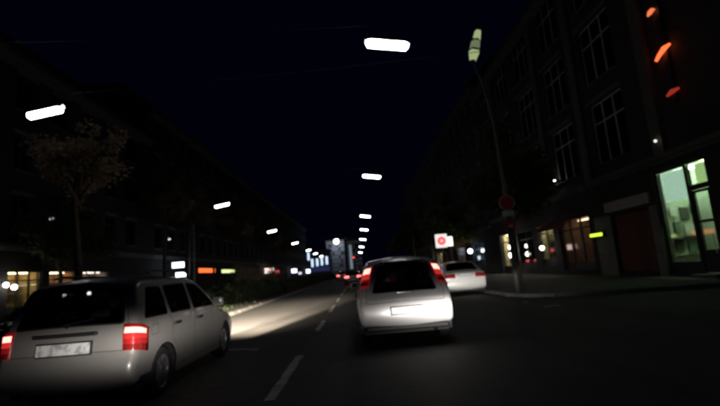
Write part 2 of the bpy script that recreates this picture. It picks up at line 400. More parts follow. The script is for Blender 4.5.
# green shop: show window, door, transom
def green_shop():
    F = FR; rm = mat("green_shop_wall", (0.62, 0.68, 0.58), 0.8, var=0.2, scale=1.5, dirt=0.3)
    a0, a1, z0, z1, dp = 15.35, 18.15, .25, 4.55, 1.5; x, x2 = 13.35, 13+dp; b = MB()
    b.quad((x, a0, z0), (x2, a0, z0), (x2, a0, z1), (x, a0, z1)); b.quad((x, a1, z0), (x2, a1, z0), (x2, a1, z1), (x, a1, z1))
    b.quad((x2, a0, z0), (x2, a1, z0), (x2, a1, z1), (x2, a0, z1)); b.quad((x, a0, z0), (x2, a0, z0), (x2, a1, z0), (x, a1, z0)); b.quad((x, a0, z1), (x2, a0, z1), (x2, a1, z1), (x, a1, z1))
    b.build("shop_room", rm, b1, fix=False)
    l = MB(); l.box(13.7, 13.9, a0+.1, 16.3, z1-.12, z1-.05); l.build("ceiling_light", green_lamp, b1)
    l = MB(); l.box(13.9, 14.0, 16.8, a1-.2, z1-.12, z1-.05); l.build("ceiling_light", emit("cool_lamp", (0.8, 0.97, 0.8), 120.0), b1)
    fr = MB()
    for p in (a0+.05, 16.45, a1-.05): F.box(fr, p-.07, p+.07, .1, .24, z0, z1)
    F.box(fr, a0+.12, 16.38, .1, .24, 3.42, 3.62); F.box(fr, 16.52, a1-.12, .12, .22, z1-.1, z1); F.box(fr, 16.52, a1-.12, .1, .24, z0, z0+.45)
    F.box(fr, a0+.12, 16.38, .12, .22, z1-.08, z1)
    sf = fr.build("shop_front", frame_dark, b1)
    g = MB(); F.box(g, 16.52, a1-.12, .16, .17, z0+.45, z1-.1); g.build("pane", shopglass, sf)
    g = MB(); F.box(g, a0+.12, 16.38, .16, .17, 3.62, z1-.08); g.build("pane", shopglass, sf)
    d = MB(); da, db = a0+.13, 16.37
    for p in (da+.06, db-.06): F.box(d, p-.06, p+.06, .13, .2, z0+.02, 3.4)
    for z, t in ((z0+.02, .85), (2.15, .1), (3.3, .1)): F.box(d, da+.12, db-.12, .135, .195, z, z+t)
    do = d.build("door", frame_dark, b1)
    g = MB(); F.box(g, da+.12, db-.12, .16, .17, z0+.87, 2.15); g.build("pane", shopglass, do); g = MB(); F.box(g, da+.12, db-.12, .16, .17, 2.25, 3.3); g.build("pane", shopglass, do)
    MB().tube([(13.06, da+.16, 1.0), (13.06, da+.16, 1.7)], .018).build("handle", chrome, do)
    pm = [mat("poster_white", (0.82, 0.84, 0.8), 0.7, var=0.25, scale=6), mat("poster_dark", (0.05, 0.05, 0.045), 0.7, var=0.5, scale=6), mat("poster_green", (0.13, 0.2, 0.15), 0.7, var=0.5, scale=6)]
    for i, (p, q, c, dd) in enumerate([(13.42, 13.70, 2.6, 3.0), (13.85, 14.2, 2.45, 2.95), (14.3, 14.7, 2.7, 3.05), (13.5, 13.78, 1.9, 2.35), (13.9, 14.3, 1.75, 2.2), (14.35, 14.7, 2.0, 2.4), (13.42, 13.75, 1.15, 1.6), (13.95, 14.25, 1.0, 1.5), (14.4, 14.75, 1.1, 1.55)]):
        pb = MB(); pb.bbox(p, q, a1-.09-.03*(i % 3), a1-.02, c, dd, .008); pb.build("poster", pm[(0, 1, 2, 2, 0, 1, 1, 2, 0)[i]], b1)
    for z in (.95, 1.7):
        MB().box(13.4, 14.8, a1-.34, a1-.01, z-.03, z).build("shelf", frame_dark, b1)
    lb = MB(); F.box(lb, a0+.16, 16.36, .42, .5, 3.66, 4.44); lb.build("added_transom_glow", emit("transom_glow", (0.62, 0.95, 0.36), 1.5), b1)  # glow panel added behind the transom to brighten it
    lb = MB(); F.box(lb, 16.56, a1-.14, .3, .36, 3.2, 4.42); lb.build("added_window_glow", emit("panel_glow", (0.58, 0.86, 0.66), 1.9), b1)  # another added glow panel, makes the top of the show window brighter
    st = MB(); st.bbox(12.6, 13.0, a0, 16.5, .1, .24, .015); st.build("doorstep", granite, b1)
green_shop()
# red roller shutter beside it: slats one by one
slat = MB().bbox(-.02, .02, -1.37, 1.37, 0.004, .112, .012).mesh("slat", shutter_red)
for k in range(24): link("slat", slat, b1, (13.14, 20.175, .32+.115*k))
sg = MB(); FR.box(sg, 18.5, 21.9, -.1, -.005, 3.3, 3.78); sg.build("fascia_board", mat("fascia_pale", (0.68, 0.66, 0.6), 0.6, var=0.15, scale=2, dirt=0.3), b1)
spill_tone = mat("painted_spill_light", (0.30, 0.30, 0.28), 0.7, var=0.25, scale=2.5, dirt=0.4)  # pale panels added; light spilling along the ground floor put into their colour
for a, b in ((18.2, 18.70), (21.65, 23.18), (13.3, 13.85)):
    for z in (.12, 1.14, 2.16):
        q = MB(); FR.box(q, a, b, -.03, -.003, z, z+1.0); q.build("painted_spill_panel", spill_tone, b1)
pb = MB(); FR.box(pb, 13.9, 15.2, -.02, -.004, 1.0, 2.3); pb.build("red_panel", mat("red_panel", (0.42, 0.03, 0.04), 0.6, var=0.3), b1)
# --- second house
h2 = [(23.7, 27.4, .4, 3.5), (28.2, 30.8, .7, 3.55), (31.6, 34.6, .5, 3.4), (35.3, 38.9, .3, 3.55)]
b2 = make_building("apartment_house", "dark apartment house with two small lit shops on its ground floor", FR, 23.25, 41.0, 3, 5.0, 4.2, h2, stucco2, first=25.2, pitch=4.45, pilasters=(27.6, 36.4))
shop(FR, b2, 23.7, 27.4, .4, 3.5, (0.25, 0.14, 0.1), warm_dim, 3)
shop(FR, b2, 28.2, 30.8, .7, 3.55, (0.55, 0.52, 0.36), warm_lamp, 2, depth=1.2)
shop(FR, b2, 31.6, 34.6, .5, 3.4, (0.08, 0.08, 0.09), emit("dim_blue_lamp", (0.5, 0.6, 1.0), 0.5), 2)
shop(FR, b2, 35.3, 38.9, .3, 3.55, (0.7, 0.6, 0.4), emit("bright_warm_lamp", (1.0, 0.86, 0.58), 90.0), 2, depth=1.3)
aw = MB(); aw.grid([[(13-.02, 23.7, 3.75), (13-.02, 27.4, 3.75)], [(11.6, 23.7, 3.1), (11.6, 27.4, 3.1)], [(11.58, 23.7, 2.85), (11.58, 27.4, 2.85)]]); aw.build("awning", mat("awning_cloth", (0.16, 0.07, 0.05), 0.9, var=0.4), b2)
b3 = make_building("apartment_house", "long unlit apartment house beyond the lit shops on the right pavement", FR, 41.05, 62.0, 4, 4.6, 3.6, [(44, 48, .4, 3.3), (52, 57, .4, 3.3)], stucco, win=(1.5, 2.2), pitch=2.9, lights=2)
shop(FR, b3, 44, 48, .4, 3.3, (0.4, 0.4, 0.45), emit("bluish_lamp", (0.6, 0.75, 1.0), 1.6), 2)
shop(FR, b3, 52, 57, .4, 3.3, (0.4, 0.3, 0.25), warm_dim, 2)
b4 = make_building("apartment_house", "distant dark apartment house farthest along the right pavement", FR, 62.05, 110.0, 4, 4.6, 3.6, [(66, 72, .4, 3.3), (80, 86, .4, 3.3)], stucco2, win=(1.5, 2.2), pitch=3.4, lights=2, parts=False)
shop(FR, b4, 66, 72, .4, 3.3, (0.4, 0.35, 0.3), warm_lamp, 2); shop(FR, b4, 80, 86, .4, 3.3, (0.3, 0.3, 0.4), MATS["bluish_lamp"], 2)
# --- left side of the boulevard
FL = Facade(-19.0, -1)
holesL = [(20.2, 23.2, .4, 2.85), (23.8, 26.4, .4, 2.85), (27.0, 29.6, .4, 2.85), (30.2, 33.6, .4, 2.85)]
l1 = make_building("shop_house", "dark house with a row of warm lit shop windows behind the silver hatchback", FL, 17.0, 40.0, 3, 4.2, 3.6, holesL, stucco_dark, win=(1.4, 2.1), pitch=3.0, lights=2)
shop(FL, l1, 20.2, 23.2, .4, 2.85, (0.5, 0.48, 0.44), emit("shop_white_lamp", (1.0, 0.95, 0.85), 30.0), 2, depth=1.5)
shop(FL, l1, 23.8, 26.4, .4, 2.85, (0.55, 0.42, 0.22), emit("shop_amber_lamp", (1.0, 0.8, 0.45), 20.0), 3, depth=1.5)
shop(FL, l1, 27.0, 29.6, .4, 2.85, (0.35, 0.2, 0.12), emit("shop_brown_lamp", (1.0, 0.72, 0.45), 22.0), 2, depth=1.5)
shop(FL, l1, 30.2, 33.6, .4, 2.85, (0.35, 0.3, 0.28), emit("shop_dim_lamp", (1.0, 0.8, 0.7), 10.0), 2, depth=1.5)
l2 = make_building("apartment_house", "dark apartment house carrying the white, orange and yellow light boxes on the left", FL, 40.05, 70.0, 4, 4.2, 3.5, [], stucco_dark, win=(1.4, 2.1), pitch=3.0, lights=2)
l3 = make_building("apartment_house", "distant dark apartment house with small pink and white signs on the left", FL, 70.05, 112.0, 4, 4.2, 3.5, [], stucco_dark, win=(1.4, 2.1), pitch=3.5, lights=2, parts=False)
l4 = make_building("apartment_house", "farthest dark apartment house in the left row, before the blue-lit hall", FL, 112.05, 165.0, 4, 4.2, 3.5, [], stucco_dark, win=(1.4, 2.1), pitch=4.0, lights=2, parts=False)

# --- far end of the street
conc = mat("concrete", (0.30, 0.30, 0.31), 0.85, var=0.15, scale=0.3, dirt=0.2)
def tower(name, label, x0, x1, y, H, depth, floors, cols, seed, pm_on, wm, on=0.3):
    root = thing(name, label, "building"); rr = random.Random(seed)
    MB().box(x0, x1, y, y+depth, 0, H).build("wall", wm, root)
    MB().bbox(x0-.3, x1+.3, y-.3, y+depth+.3, H, H+.6, .1).build("roof", roof_tile, root)
    fh = (H-3)/floors; cw = (x1-x0)/cols
    off = mat("far_window", (0.04, 0.045, 0.06), 0.2, var=0.2)
    fm = MB().box(-cw*.36, cw*.36, -.12, 0.0, 0, fh*.62)
    me_off, me_on = fm.mesh("window", off), fm.mesh("window", pm_on)
    for k in range(floors):
        for c in range(cols):
            link("window", me_on if rr.random() < on else me_off, root, (x0+cw*(c+.5), y-.02, 2.2+k*fh))
    return root
tower("tower_block", "pale grey slab block closing the street beneath the white globe light", -13.6, -5.4, 196, 15.6, 14, 7, 9, 2, emit("far_lit_grey", (0.55, 0.58, 0.75), 0.022), conc, .85)
tower("tower_block", "narrow pale tower block with a lit stairwell right of the globe light", -4.2, 2.2, 190, 16.2, 12, 7, 7, 5, emit("far_lit_grey2", (0.6, 0.6, 0.7), 0.022), conc, .8)
stair = emit("stair_light", (0.55, 0.7, 0.75), 0.28)
st = thing("light_column", "thin vertical strip of pale light on the narrow tower block", "light strip", (-2.6, 189.6, 2.5))
MB().bbox(-.55, .55, -.12, .12, 0, 10.5, .05).build("diffuser", stair, st); MB().box(-.65, .65, .13, .3, -.1, 10.6).build("backing", dark_steel, st)
hall = thing("lit_hall", "low hall at the street end with tall blue-white lit bays", "building")
MB().box(-20.6, -10.9, 176, 190, 0, 10.8).build("wall", mat("hall_wall", (0.10, 0.11, 0.16), 0.8, var=0.2), hall)
MB().bbox(-20.9, -10.6, 175.6, 190.4, 10.8, 11.2, .08).build("roof", roof_tile, hall)
bay_lamp = emit("bay_lamp", (0.62, 0.78, 1.0), 1.3); bay_blue = emit("bay_blue", (0.07, 0.09, 0.32), 0.16)
for i, (x, z0, z1) in enumerate([(-19.6, 7.2, 10.4), (-18.2, 4.4, 7.6), (-16.2, 4.6, 7.6), (-14.3, 4.8, 8.8), (-12.3, 5.0, 8.2)]):
    MB().box(x-.42, x+.42, 175.85, 175.99, z0, z1).build("lit_bay", bay_lamp, hall)
MB().box(-20.2, -11.2, 175.8, 175.98, 2.4, 4.2).build("blue_band", bay_blue, hall)
def globe(name, label, loc, r, m, arm=None, cat="lamp", group=None):
    o = thing(name, label, cat, loc, 0, group)
    MB().lathe([(0.001, -r)]+[(r*math.sin(a), -r*math.cos(a)) for a in np.linspace(.2, math.pi-.2, 9)]+[(0.001, r)], seg=14).build("globe", m, o, True)
    if arm is not None: MB().tube([(0, 0, 0), arm], .03 if r < .6 else .12, 6).build("bracket", dark_steel, o)
    else: MB().tube([(0, 0, -r*.9), (0, 0, -r*2.2)], r*.35, 8).build("mount", dark_steel, o)
    return o
gl = emit("globe_lamp", (0.8, 0.9, 1.0), 16.0)
globe("globe_lamp", "round bluish white lamp above the roof of the grey slab block", (-8.6, 191.0, 15.0), 1.1, gl, (0, 5.2, -.6))
wl = emit("wall_globe_lamp", (1.0, 0.95, 0.85), 14.0); wb = emit("wall_globe_blue", (0.7, 0.82, 1.0), 8.0)
globe("wall_lamp", "bright white globe lamp in front of the small cream-lit shop", (12.55, 29.2, 1.92), .14, wl, (.45, 0, .15))
globe("wall_lamp", "upper round lamp beside the brightest warm shop front", (12.5, 35.05, 2.3), .16, wl, (.5, 0, .2))
globe("wall_lamp", "lower round lamp beside the brightest warm shop front", (12.5, 35.05, 1.65), .2, wl, (.5, 0, .2))
globe("wall_lamp", "small bluish lamp on the unlit house beyond the white saloon", (12.5, 47.6, 2.55), .26, wb, (.5, 0, .2))
globe("wall_lamp", "tiny white spot lamp low on the upper windows of the apartment house", (12.7, 26.3, 5.95), .06, wl, (.3, 0, 0))
globe("wall_lamp", "tiny white spot lamp on the pilaster above the green shop", (12.7, 17.15, 5.7), .06, emit("weak_lamp", (1, .95, .85), 1.2), (.3, 0, 0))

globe("shop_lamp", "left of two white lamps in the leftmost lit shop", (-18.75, 23.39, 2.07), .13, wl, (-.3, 0, .2))
globe("shop_lamp", "right of two white lamps in the leftmost lit shop", (-18.75, 23.95, 1.94), .14, wl, (-.3, 0, .2))
globe("shop_lamp", "white lamp seen through the hatchback's rear window, nearer its pillar", (-18.75, 30.58, 1.28), .12, wl, (-.3, 0, .2))
globe("shop_lamp", "white lamp seen through the middle of the hatchback's rear window", (-18.75, 29.28, 1.3), .12, wl, (-.3, 0, .2))
# ------------------------------------------------------------------ lit signs
def light_box(label, F, a0, a1, z0, z1, m, d=0.18, name="light_box_sign", group=None, proj=False):
    x = F.x0 - F.side*(d+.004)
    o = thing(name, label, "sign", (x, (a0+a1)/2, z0)); w = (a1-a0)/2; h = z1-z0
    MB().bbox(-d/2, d/2, -w, w, 0, h, .02).build("casing", frame_dark, o, loc=(F.side*(d*.5), 0, 0))
    MB().bbox(-.02, .02, -w+.04, w-.04, .04, h-.04, .012).build("face", m, o, loc=(-F.side*.01, 0, 0))
    return o
def cross_sign(label, x, y, z, w, h, m, wallx, name="projecting_sign", cat="sign"):
    """a box sign that stands out from the wall, faces along the street"""
    o = thing(name, label, cat, (x, y, z))
    MB().bbox(-w/2, w/2, -.1, .1, 0, h, .03).build("casing", frame_dark, o)
    for s in (-1, 1): MB().bbox(-w/2+.04, w/2-.04, -.012, .012, .04, h-.04, .008).build("face", m, o, loc=(0, s*.104, 0))
    if wallx is not None:
        for zz in (.15*h, .85*h): MB().tube([((-w/2 if wallx < x else w/2), 0, zz), (wallx-x, 0, zz)], .02, 6).build("bracket", dark_steel, o)
    return o
cross_sign("upper bluish white light box left of the orange sign", -17.63, 43.0, 3.0, 1.27, .62, emit("sign_bluewhite", (0.75, 0.85, 1.0), 3.5), -19.0)
cross_sign("lower white light box just under the bluish white one", -17.78, 44.0, 2.12, 1.1, .52, emit("sign_white", (0.95, 0.95, 1.0), 3.0), -19.0)
light_box("long orange-red lit fascia sign on the dark house", FL, 51.6, 57.6, 2.58, 3.18, emit("sign_orange", (1.0, 0.16, 0.03), 1.6))
light_box("yellow-green lit fascia sign next to the orange one", FL, 60.3, 66.6, 2.52, 3.06, emit("sign_yellowgreen", (0.85, 1.0, 0.4), 1.2))
cross_sign("pinkish white light box far down the left row", -18.0, 89.0, 2.25, 2.0, 1.15, emit("sign_pink", (1.0, 0.72, 0.68), 2.4), -19.0)
cross_sign("small red light box beside the pinkish white one", -18.3, 99.0, 2.2, 1.0, .8, emit("sign_red", (1.0, 0.12, 0.12), 2.0), -19.0)
cross_sign("white light box with a violet tint beyond the red one", -17.8, 122.0, 2.2, 1.6, 1.2, emit("sign_violetwhite", (0.85, 0.8, 1.0), 2.6), -19.0)
cross_sign("faint low white light box between two brighter white ones", -18.2, 137.0, 1.7, 1.1, .8, emit("sign_faintwhite", (0.85, 0.85, 1.0), 1.0), -19.0)
cross_sign("last white light box before the blue-lit hall", -18.0, 158.0, 2.0, 1.5, 1.4, MATS["sign_bluewhite"], -19.0)
light_box("small yellow-green lit strip sign near the awning on the right", FR, 22.25, 23.5, 2.14, 2.38, emit("sign_lime", (0.62, 1.0, 0.05), 1.6))
# red neon on the corner house
ns = thing("neon_sign", "vertical sign with three orange-red glowing bars high on the corner house", "sign", (12.9, 15.95, 7.1))
MB().box(-.04, .06, -.12, .12, -.2, 4.2).build("backing", dark_steel, ns)
MB().tube([(0, -.12, 3.76), (-.02, .0, 3.8), (0, .16, 3.78), (0, .3, 3.72)], [.03, .09, .1, .04], 8).build("lit_bar", emit("neon_a", (1.0, 0.22, 0.08), 1.0), ns, True, loc=(-.12, .1, 0))
MB().tube([(0, -.42, 2.02), (-.02, -.15, 2.0), (0, .2, 1.88), (0, .42, 1.74)], [.05, .10, .08, .06], 8).build("lit_bar", emit("neon_b", (1.0, 0.14, 0.04), 1.8), ns, True, loc=(-.12, 0, 0))
MB().tube([(0, -.32, .2), (-.02, 0, .2), (0, .3, .14)], [.05, .1, .05], 8).build("lit_bar", emit("neon_c", (1.0, 0.08, 0.05), 0.3), ns, True, loc=(-.12, -.1, 0))

# pink-ringed box sign on a post by the kerb
ps = thing("post_sign", "white box sign with a pink round face on a post beyond the van", "sign", (6.0, 30, .12))
MB().tube([(0, .16, 0), (0, .16, 3.3)], .04, 8).build("post", dark_steel, ps)
MB().bbox(-.46, .36, -.08, .08, 2.38, 3.32, .05).build("casing", emit("sign_frame_white", (1.0, 0.9, 0.88), 1.0), ps)
MB().lathe([(0.001, -.02), (.26, -.02), (.29, 0.0), (.29, .02)], 'y', seg=24).build("round_face", emit("sign_face_pink", (1.0, 0.12, 0.12), 0.9), ps, loc=(-.05, -.09, 2.85))
MB().lathe([(0.001, -.02), (.12, -.02), (.13, 0.0), (.13, .02)], 'y', seg=20).build("round_centre", emit("sign_face_rose", (1.0, 0.5, 0.46), 1.0), ps, loc=(-.05, -.112, 2.85))
ps2 = thing("post_sign", "narrow white light box right beside the pink round sign", "sign", (6.62, 30.3, .12))
MB().tube([(0, .14, 0), (0, .14, 3.1)], .035, 8).build("post", dark_steel, ps2)
MB().bbox(-.16, .18, -.08, .08, 2.46, 3.12, .04).build("face", emit("sign_cream", (1.0, 0.93, 0.9), 1.6), ps2)

# ------------------------------------------------------------------ street furniture
tube_lamp = emit("tube_lamp", (0.93, 0.97, 1.0), 17.0)
def hanging_lamp(label, group, loc, tilt, yaw, w=1.25):
    o = thing("hanging_street_lamp", label, "street lamp", loc, yaw, group)
    a = w/2
    h = MB(); prof = [(-.16, .02), (-.15, .12), (-.07, .19), (.07, .19), (.15, .12), (.16, .02)]
    for s0, s1, sc0, sc1 in ((-a-.05, -a+.12, .6, 1), (-a+.12, a-.12, 1, 1), (a-.12, a+.05, 1, .6)):
        n = len(h.v); h.v += [(s0, y*sc0, z*sc0+.01) for y, z in prof]+[(s1, y*sc1, z*sc1+.01) for y, z in prof]
        for i in range(5): h.f.append((n+i, n+i+1, n+6+i+1, n+6+i))
    ho = h.build("housing", steel, o)
    d = MB().tube([(-a, 0, -.005), (-a+.06, 0, -.02), (a-.06, 0, -.02), (a, 0, -.005)], [.07, .145, .145, .07], 12)
    do = d.build("diffuser", tube_lamp, o, True)
    for q in (ho, do): q.rotation_euler.y = tilt
    for q in (-1, 1): MB().tube([(q*.35, 0, .19), (q*.2, 0, .62)], .012, 5).build("hanger", dark_steel, o)
    c = MB().tube([(-19.0-loc[0], 0, 1.35), (-8-loc[0] if loc[0] > -5 else -4, 0, .80), (-.2, 0, .62), (.2, 0, .62), (6-loc[0]*.3, 0, .85), (13.0-loc[0], 0, 1.5)], .012, 5)
    co = c.build("span_wire", dark_steel, o); co.rotation_euler.z = -yaw
    return o
RL = [((1.39, 12.01), "largest hanging tube lamp, high over the road ahead of the silver van"), ((1.5, 30.24), "second tube lamp in the row above the silver van"), ((1.42, 52.9), "third tube lamp in the row above the silver van"),
      ((1.52, 70.5), "fourth tube lamp in the row above the silver van"), ((1.55, 92.5), "fifth tube lamp in the row above the silver van"), ((1.5, 121.0), "sixth tube lamp in the row above the silver van"), ((1.4, 158.0), "seventh and lowest tube lamp in the row above the silver van")]
for i, ((x, y), lb) in enumerate(RL): hanging_lamp(lb, "hanging lamps over the near carriageway", (x, y, 8.0), R(9), R(0))
LLs = [((-11.03, 15.15), "big hanging tube lamp with lit leaves below it, highest in the left row"), ((-11.5, 37.47), "second tube lamp of the left row, above the yellow-green sign"), ((-11.94, 62.0), "third tube lamp of the left row, above the pinkish white sign"),
       ((-12.43, 88.3), "fourth tube lamp of the left row"), ((-12.9, 117.0), "fifth tube lamp of the left row, left of the blue-lit hall"), ((-13.3, 140.0), "sixth tube lamp of the left row, in front of the blue-lit hall"), ((-13.6, 166.0), "seventh and faintest tube lamp of the left row, in front of the blue-lit hall")]
for (x, y), lb in LLs: hanging_lamp(lb, "hanging lamps over the far carriageway", (x, y, 8.0), R(-9), R(0))

# whip lamp with the road signs
post_paint = mat("post_paint", (0.07, 0.072, 0.07), 0.55, 0.2, var=0.3, scale=5, dirt=0.3)
wp = thing("whip_lamp_post", "tall curved lamp post with a greenish angular lantern at the pavement corner", "lamp post", (5.62, 15.6, .12))
MB().tube([(0, 0, 0), (0, 0, .9), (0.0, 0, .95), (0, 0, 4.0), (-.05, -.02, 5.9), (-.18, -.05, 7.2), (-.40, -.09, 8.2), (-.60, -.12, 8.72)], [.1, .1, .075, .07, .06, .055, .045, .04], 12).build("pole", post_paint, wp, True)
ax = [Vector((-.61, -.12, 8.74)), Vector((-.60, -.13, 8.86)), Vector((-.50, -.16, 9.22)), Vector((-.40, -.18, 9.60)), Vector((-.27, -.2, 10.02)), Vector((-.22, -.2, 10.14))]
rad = [.05, .13, .22, .19, .15, .05]
lg = emit("lantern_glow", (0.72, 0.9, 0.42), 0.42)
MB().tube(ax[1:3], rad[1:3], 5).build("lit_panel", lg, wp); MB().tube([ax[2]+Vector((.02, 0, .07)), ax[3]], [.2, .19], 5).build("lit_panel", emit("lantern_glow_dim", (0.6, 0.72, 0.38), 0.22), wp); MB().tube([ax[3]+Vector((.03, 0, .06)), ax[4]], [.17, .13], 5).build("lit_panel", lg, wp)
MB().tube([ax[0], ax[1]], [.05, .12], 8).build("socket", dark_steel, wp); MB().tube([ax[4], ax[5]], [.14, .04], 5).build("finial", dark_steel, wp)
MB().tube([ax[2]+Vector((0, 0, .002)), ax[2]+Vector((.02, 0, .068))], [.215, .21], 5).build("band", dark_steel, wp); MB().tube([ax[3]+Vector((0, 0, .002)), ax[3]+Vector((.03, 0, .058))], [.185, .18], 5).build("band", dark_steel, wp)
sign_red = mat("sign_red_face", (0.45, 0.03, 0.05), 0.5, var=0.15); sign_back = mat("sign_white_face", (0.7, 0.68, 0.68), 0.5, var=0.1)
def plate_sign(name, label, z, build, x=5.58, y=15.42):
    o = thing(name, label, "sign", (x, y, z)); build(o); return o
def disc(o):
    MB().lathe([(.001, -.012), (.25, -.012), (.26, 0), (.25, .012), (.001, .012)], 'y', seg=28).build("disc", sign_red, o)
    MB().lathe([(.255, -.016), (.275, -.014), (.275, .014), (.255, .016)], 'y', seg=28).build("rim", sign_back, o)
    MB().box(-.03, .03, .015, .1, -.03, .03).build("clamp", steel, o)
def slab(w, h, m):
    def f(o):
        MB().bbox(-w/2, w/2, -.01, .01, 0, h, .008).build("plate", m, o); MB().box(-.03, .03, .012, .1, h*.4, h*.6).build("clamp", steel, o)
    return f
plate_sign("round_sign", "round dark red road sign on the curved lamp post", 3.38, disc)
plate_sign("sign_plate", "white rectangular plate under the round red road sign", 2.88, slab(.44, .2, sign_back))
def lower(o):
    MB().bbox(-.2, .2, -.01, .01, 0, .3, .008).build("plate", sign_red, o)
    a = MB(); a.v = [(-.13, -.014, .08), (.1, -.014, .05), (.1, -.014, .2)]; a.f = [(0, 1, 2)]; a.build("white_wedge", sign_back, o); MB().box(-.03, .03, .012, .1, .1, .2).build("clamp", steel, o)
plate_sign("sign_plate", "dark red plate with a pale wedge, lowest on the lamp post", 2.42, lower)

def plain_pole(label, x, y, h, r=.06):
    o = thing("street_pole", label, "pole", (x, y, .1)); MB().tube([(0, 0, 0), (0, 0, h*.3), (0, 0, h)], [r*1.3, r, r*.75], 10).build("shaft", steel, o, True)
    MB().lathe([(r*2.2, 0), (r*2.2, .04), (r*1.5, .1)], seg=12).build("foot", dark_steel, o); return o
plain_pole("thin grey pole on the median above the orange sign", -8.0, 21.4, 4.2, .05)
plain_pole("grey pole rising behind the van roof", 5.9, 44.0, 5.5)
plain_pole("pale grey pole between the van and the white saloon", 5.9, 33.5, 4.4)
tl = thing("traffic_light", "distant traffic light showing red over the cars ahead", "traffic light", (-.9, 118, 0))
MB().tube([(6.6, 0, 0.1), (6.6, 0, 4.6), (5.9, 0, 5.0), (0.2, 0, 5.1)], .08, 8).build("mast", dark_steel, tl)
MB().bbox(-.2, .2, -.15, .15, 4.3, 5.3, .04).build("housing", frame_dark, tl)
MB().lathe([(.001, -.05), (.13, -.03), (.15, 0)], 'y', (0, -.15, 5.08), 12).build("red_lens", emit("tl_red", (1, .05, .05), 6.0), tl)
MB().lathe([(.001, -.03), (.13, -.02), (.15, 0)], 'y', (0, -.15, 4.8), 12).build("amber_lens", lens_amber, tl)
MB().lathe([(.001, -.03), (.13, -.02), (.15, 0)], 'y', (0, -.15, 4.52), 12).build("green_lens", mat("tl_green", (.02, .1, .04), .3), tl)

# ------------------------------------------------------------------ trees, bushes, hedge
bark = mat("bark", (0.09, 0.07, 0.055), 0.95, var=0.4, scale=10, bump=0.8)
leaf = mat("leaf", (0.075, 0.085, 0.035), 0.6, var=0.5, scale=1.2)
leaf_brown = mat("leaf_brown", (0.26, 0.20, 0.13), 0.6, var=0.5, scale=1.2)
def translucent(m, k):
    nt = m.node_tree; b = nt.nodes["Principled BSDF"]; t = nt.nodes.new("ShaderNodeBsdfTranslucent"); mx = nt.nodes.new("ShaderNodeMixShader")
    nt.links.new(b.inputs["Base Color"].links[0].from_socket, t.inputs[0]); mx.inputs[0].default_value = k
    nt.links.new(b.outputs[0], mx.inputs[1]); nt.links.new(t.outputs[0], mx.inputs[2]); nt.links.new(mx.outputs[0], nt.nodes["Material Output"].inputs[0])
translucent(leaf, .35); translucent(leaf_brown, .45)
hedge_leaf = mat("hedge_leaf", (0.025, 0.042, 0.016), 0.55, var=0.5, scale=1.5)
def leaves_mesh(centers, radii, per, size, m, seed, name):
    r = np.random.default_rng(seed); V = []; Fc = []
    for c, rad in zip(centers, radii):
        k = int(per*rad**2); d = r.normal(size=(k, 3)); d /= np.linalg.norm(d, axis=1)[:, None]
        p = np.array(c) + d*(rad*(r.random((k, 1))**.45))*np.array([1, 1, .8])
        a = r.normal(size=(k, 3)); a[:, 2] *= .5; a /= np.linalg.norm(a, axis=1)[:, None]
        b = np.cross(a, r.normal(size=(k, 3))); b /= np.linalg.norm(b, axis=1)[:, None]
        s = size*r.uniform(.6, 1.3, (k, 1)); a = a*s; b = b*s*.5
        n0 = len(V)
        Q = np.stack([p-a, p+b*.9-a*.1, p+a, p-b*.9+a*.1], 1).reshape(-1, 3)
        V += Q.tolist(); Fc += [(n0+4*i, n0+4*i+1, n0+4*i+2, n0+4*i+3) for i in range(k)]
    me = bpy.data.meshes.new(name); me.from_pydata(V, [], Fc); me.materials.append(m); return me
def tree_meshes(h, spread, seed, m, base=0.35, per=420, size=.09):
    r = random.Random(seed); t = MB(); cs = []; rs = []
    t.tube([(0, 0, 0), (r.uniform(-.05, .05), r.uniform(-.05, .05), h*.3), (r.uniform(-.15, .15), r.uniform(-.15, .15), h*.62), (0, 0, h*.85)], [.15, .115, .08, .03], 9)
    for k in range(9):
        a = k*2.4+r.uniform(-.3, .3); z0 = h*(base+.05*k*(1-base)*.9); L = spread*r.uniform(.6, 1.0)*(1-.035*k)
        p0 = Vector((0, 0, z0)); p1 = p0+Vector((math.cos(a)*L*.5, math.sin(a)*L*.5, h*.10)); p2 = p0+Vector((math.cos(a)*L, math.sin(a)*L, h*r.uniform(.12, .2)))
        t.tube([p0, p1, p2], [.055, .035, .012], 6)
        for q, rad in ((p2, .5), (p1.lerp(p2, .5), .42), (p1, .32)):
            for j in range(2):
                cs.append(tuple(q+Vector((r.uniform(-.35, .35), r.uniform(-.35, .35), r.uniform(-.2, .3))))); rs.append(spread*rad*r.uniform(.55, .85))
    for k in range(3): cs.append((r.uniform(-.4, .4), r.uniform(-.4, .4), h*r.uniform(.82, .97))); rs.append(spread*.36)
    return t.mesh("trunk", bark, True), leaves_mesh(cs, rs, per, size, m, seed, "crown")
KINDS = {"avenue": tree_meshes(13.0, 2.3, 11, leaf_brown, .5, 300, .12), "avenue_b": tree_meshes(12.6, 2.4, 12, leaf_brown, .52, 300, .12), "street": tree_meshes(8.5, 2.6, 21, leaf, .36, 300, .12), "street_b": tree_meshes(7.6, 2.3, 22, leaf, .32, 300, .12),
         "tall": tree_meshes(6.9, 1.35, 41, leaf_brown, .58, 330, .08), "low": tree_meshes(4.9, 2.0, 31, leaf_brown, .45, 330, .1)}
def tree(kind, label, x, y, rz, s=1.0, group=None, z=.1):
    o = thing("tree", label, "tree", (x, y, z), rz, group); o.scale = (s, s, s)
    tm, cm = KINDS[kind]; link("trunk", tm, o); link("crown", cm, o); return o
tree("tall", "tall sparse tree at the median edge whose leaves catch the biggest left lamp", -8.0, 12.5, 1.9, .92, None)
g = "tall trees along the left pavement"
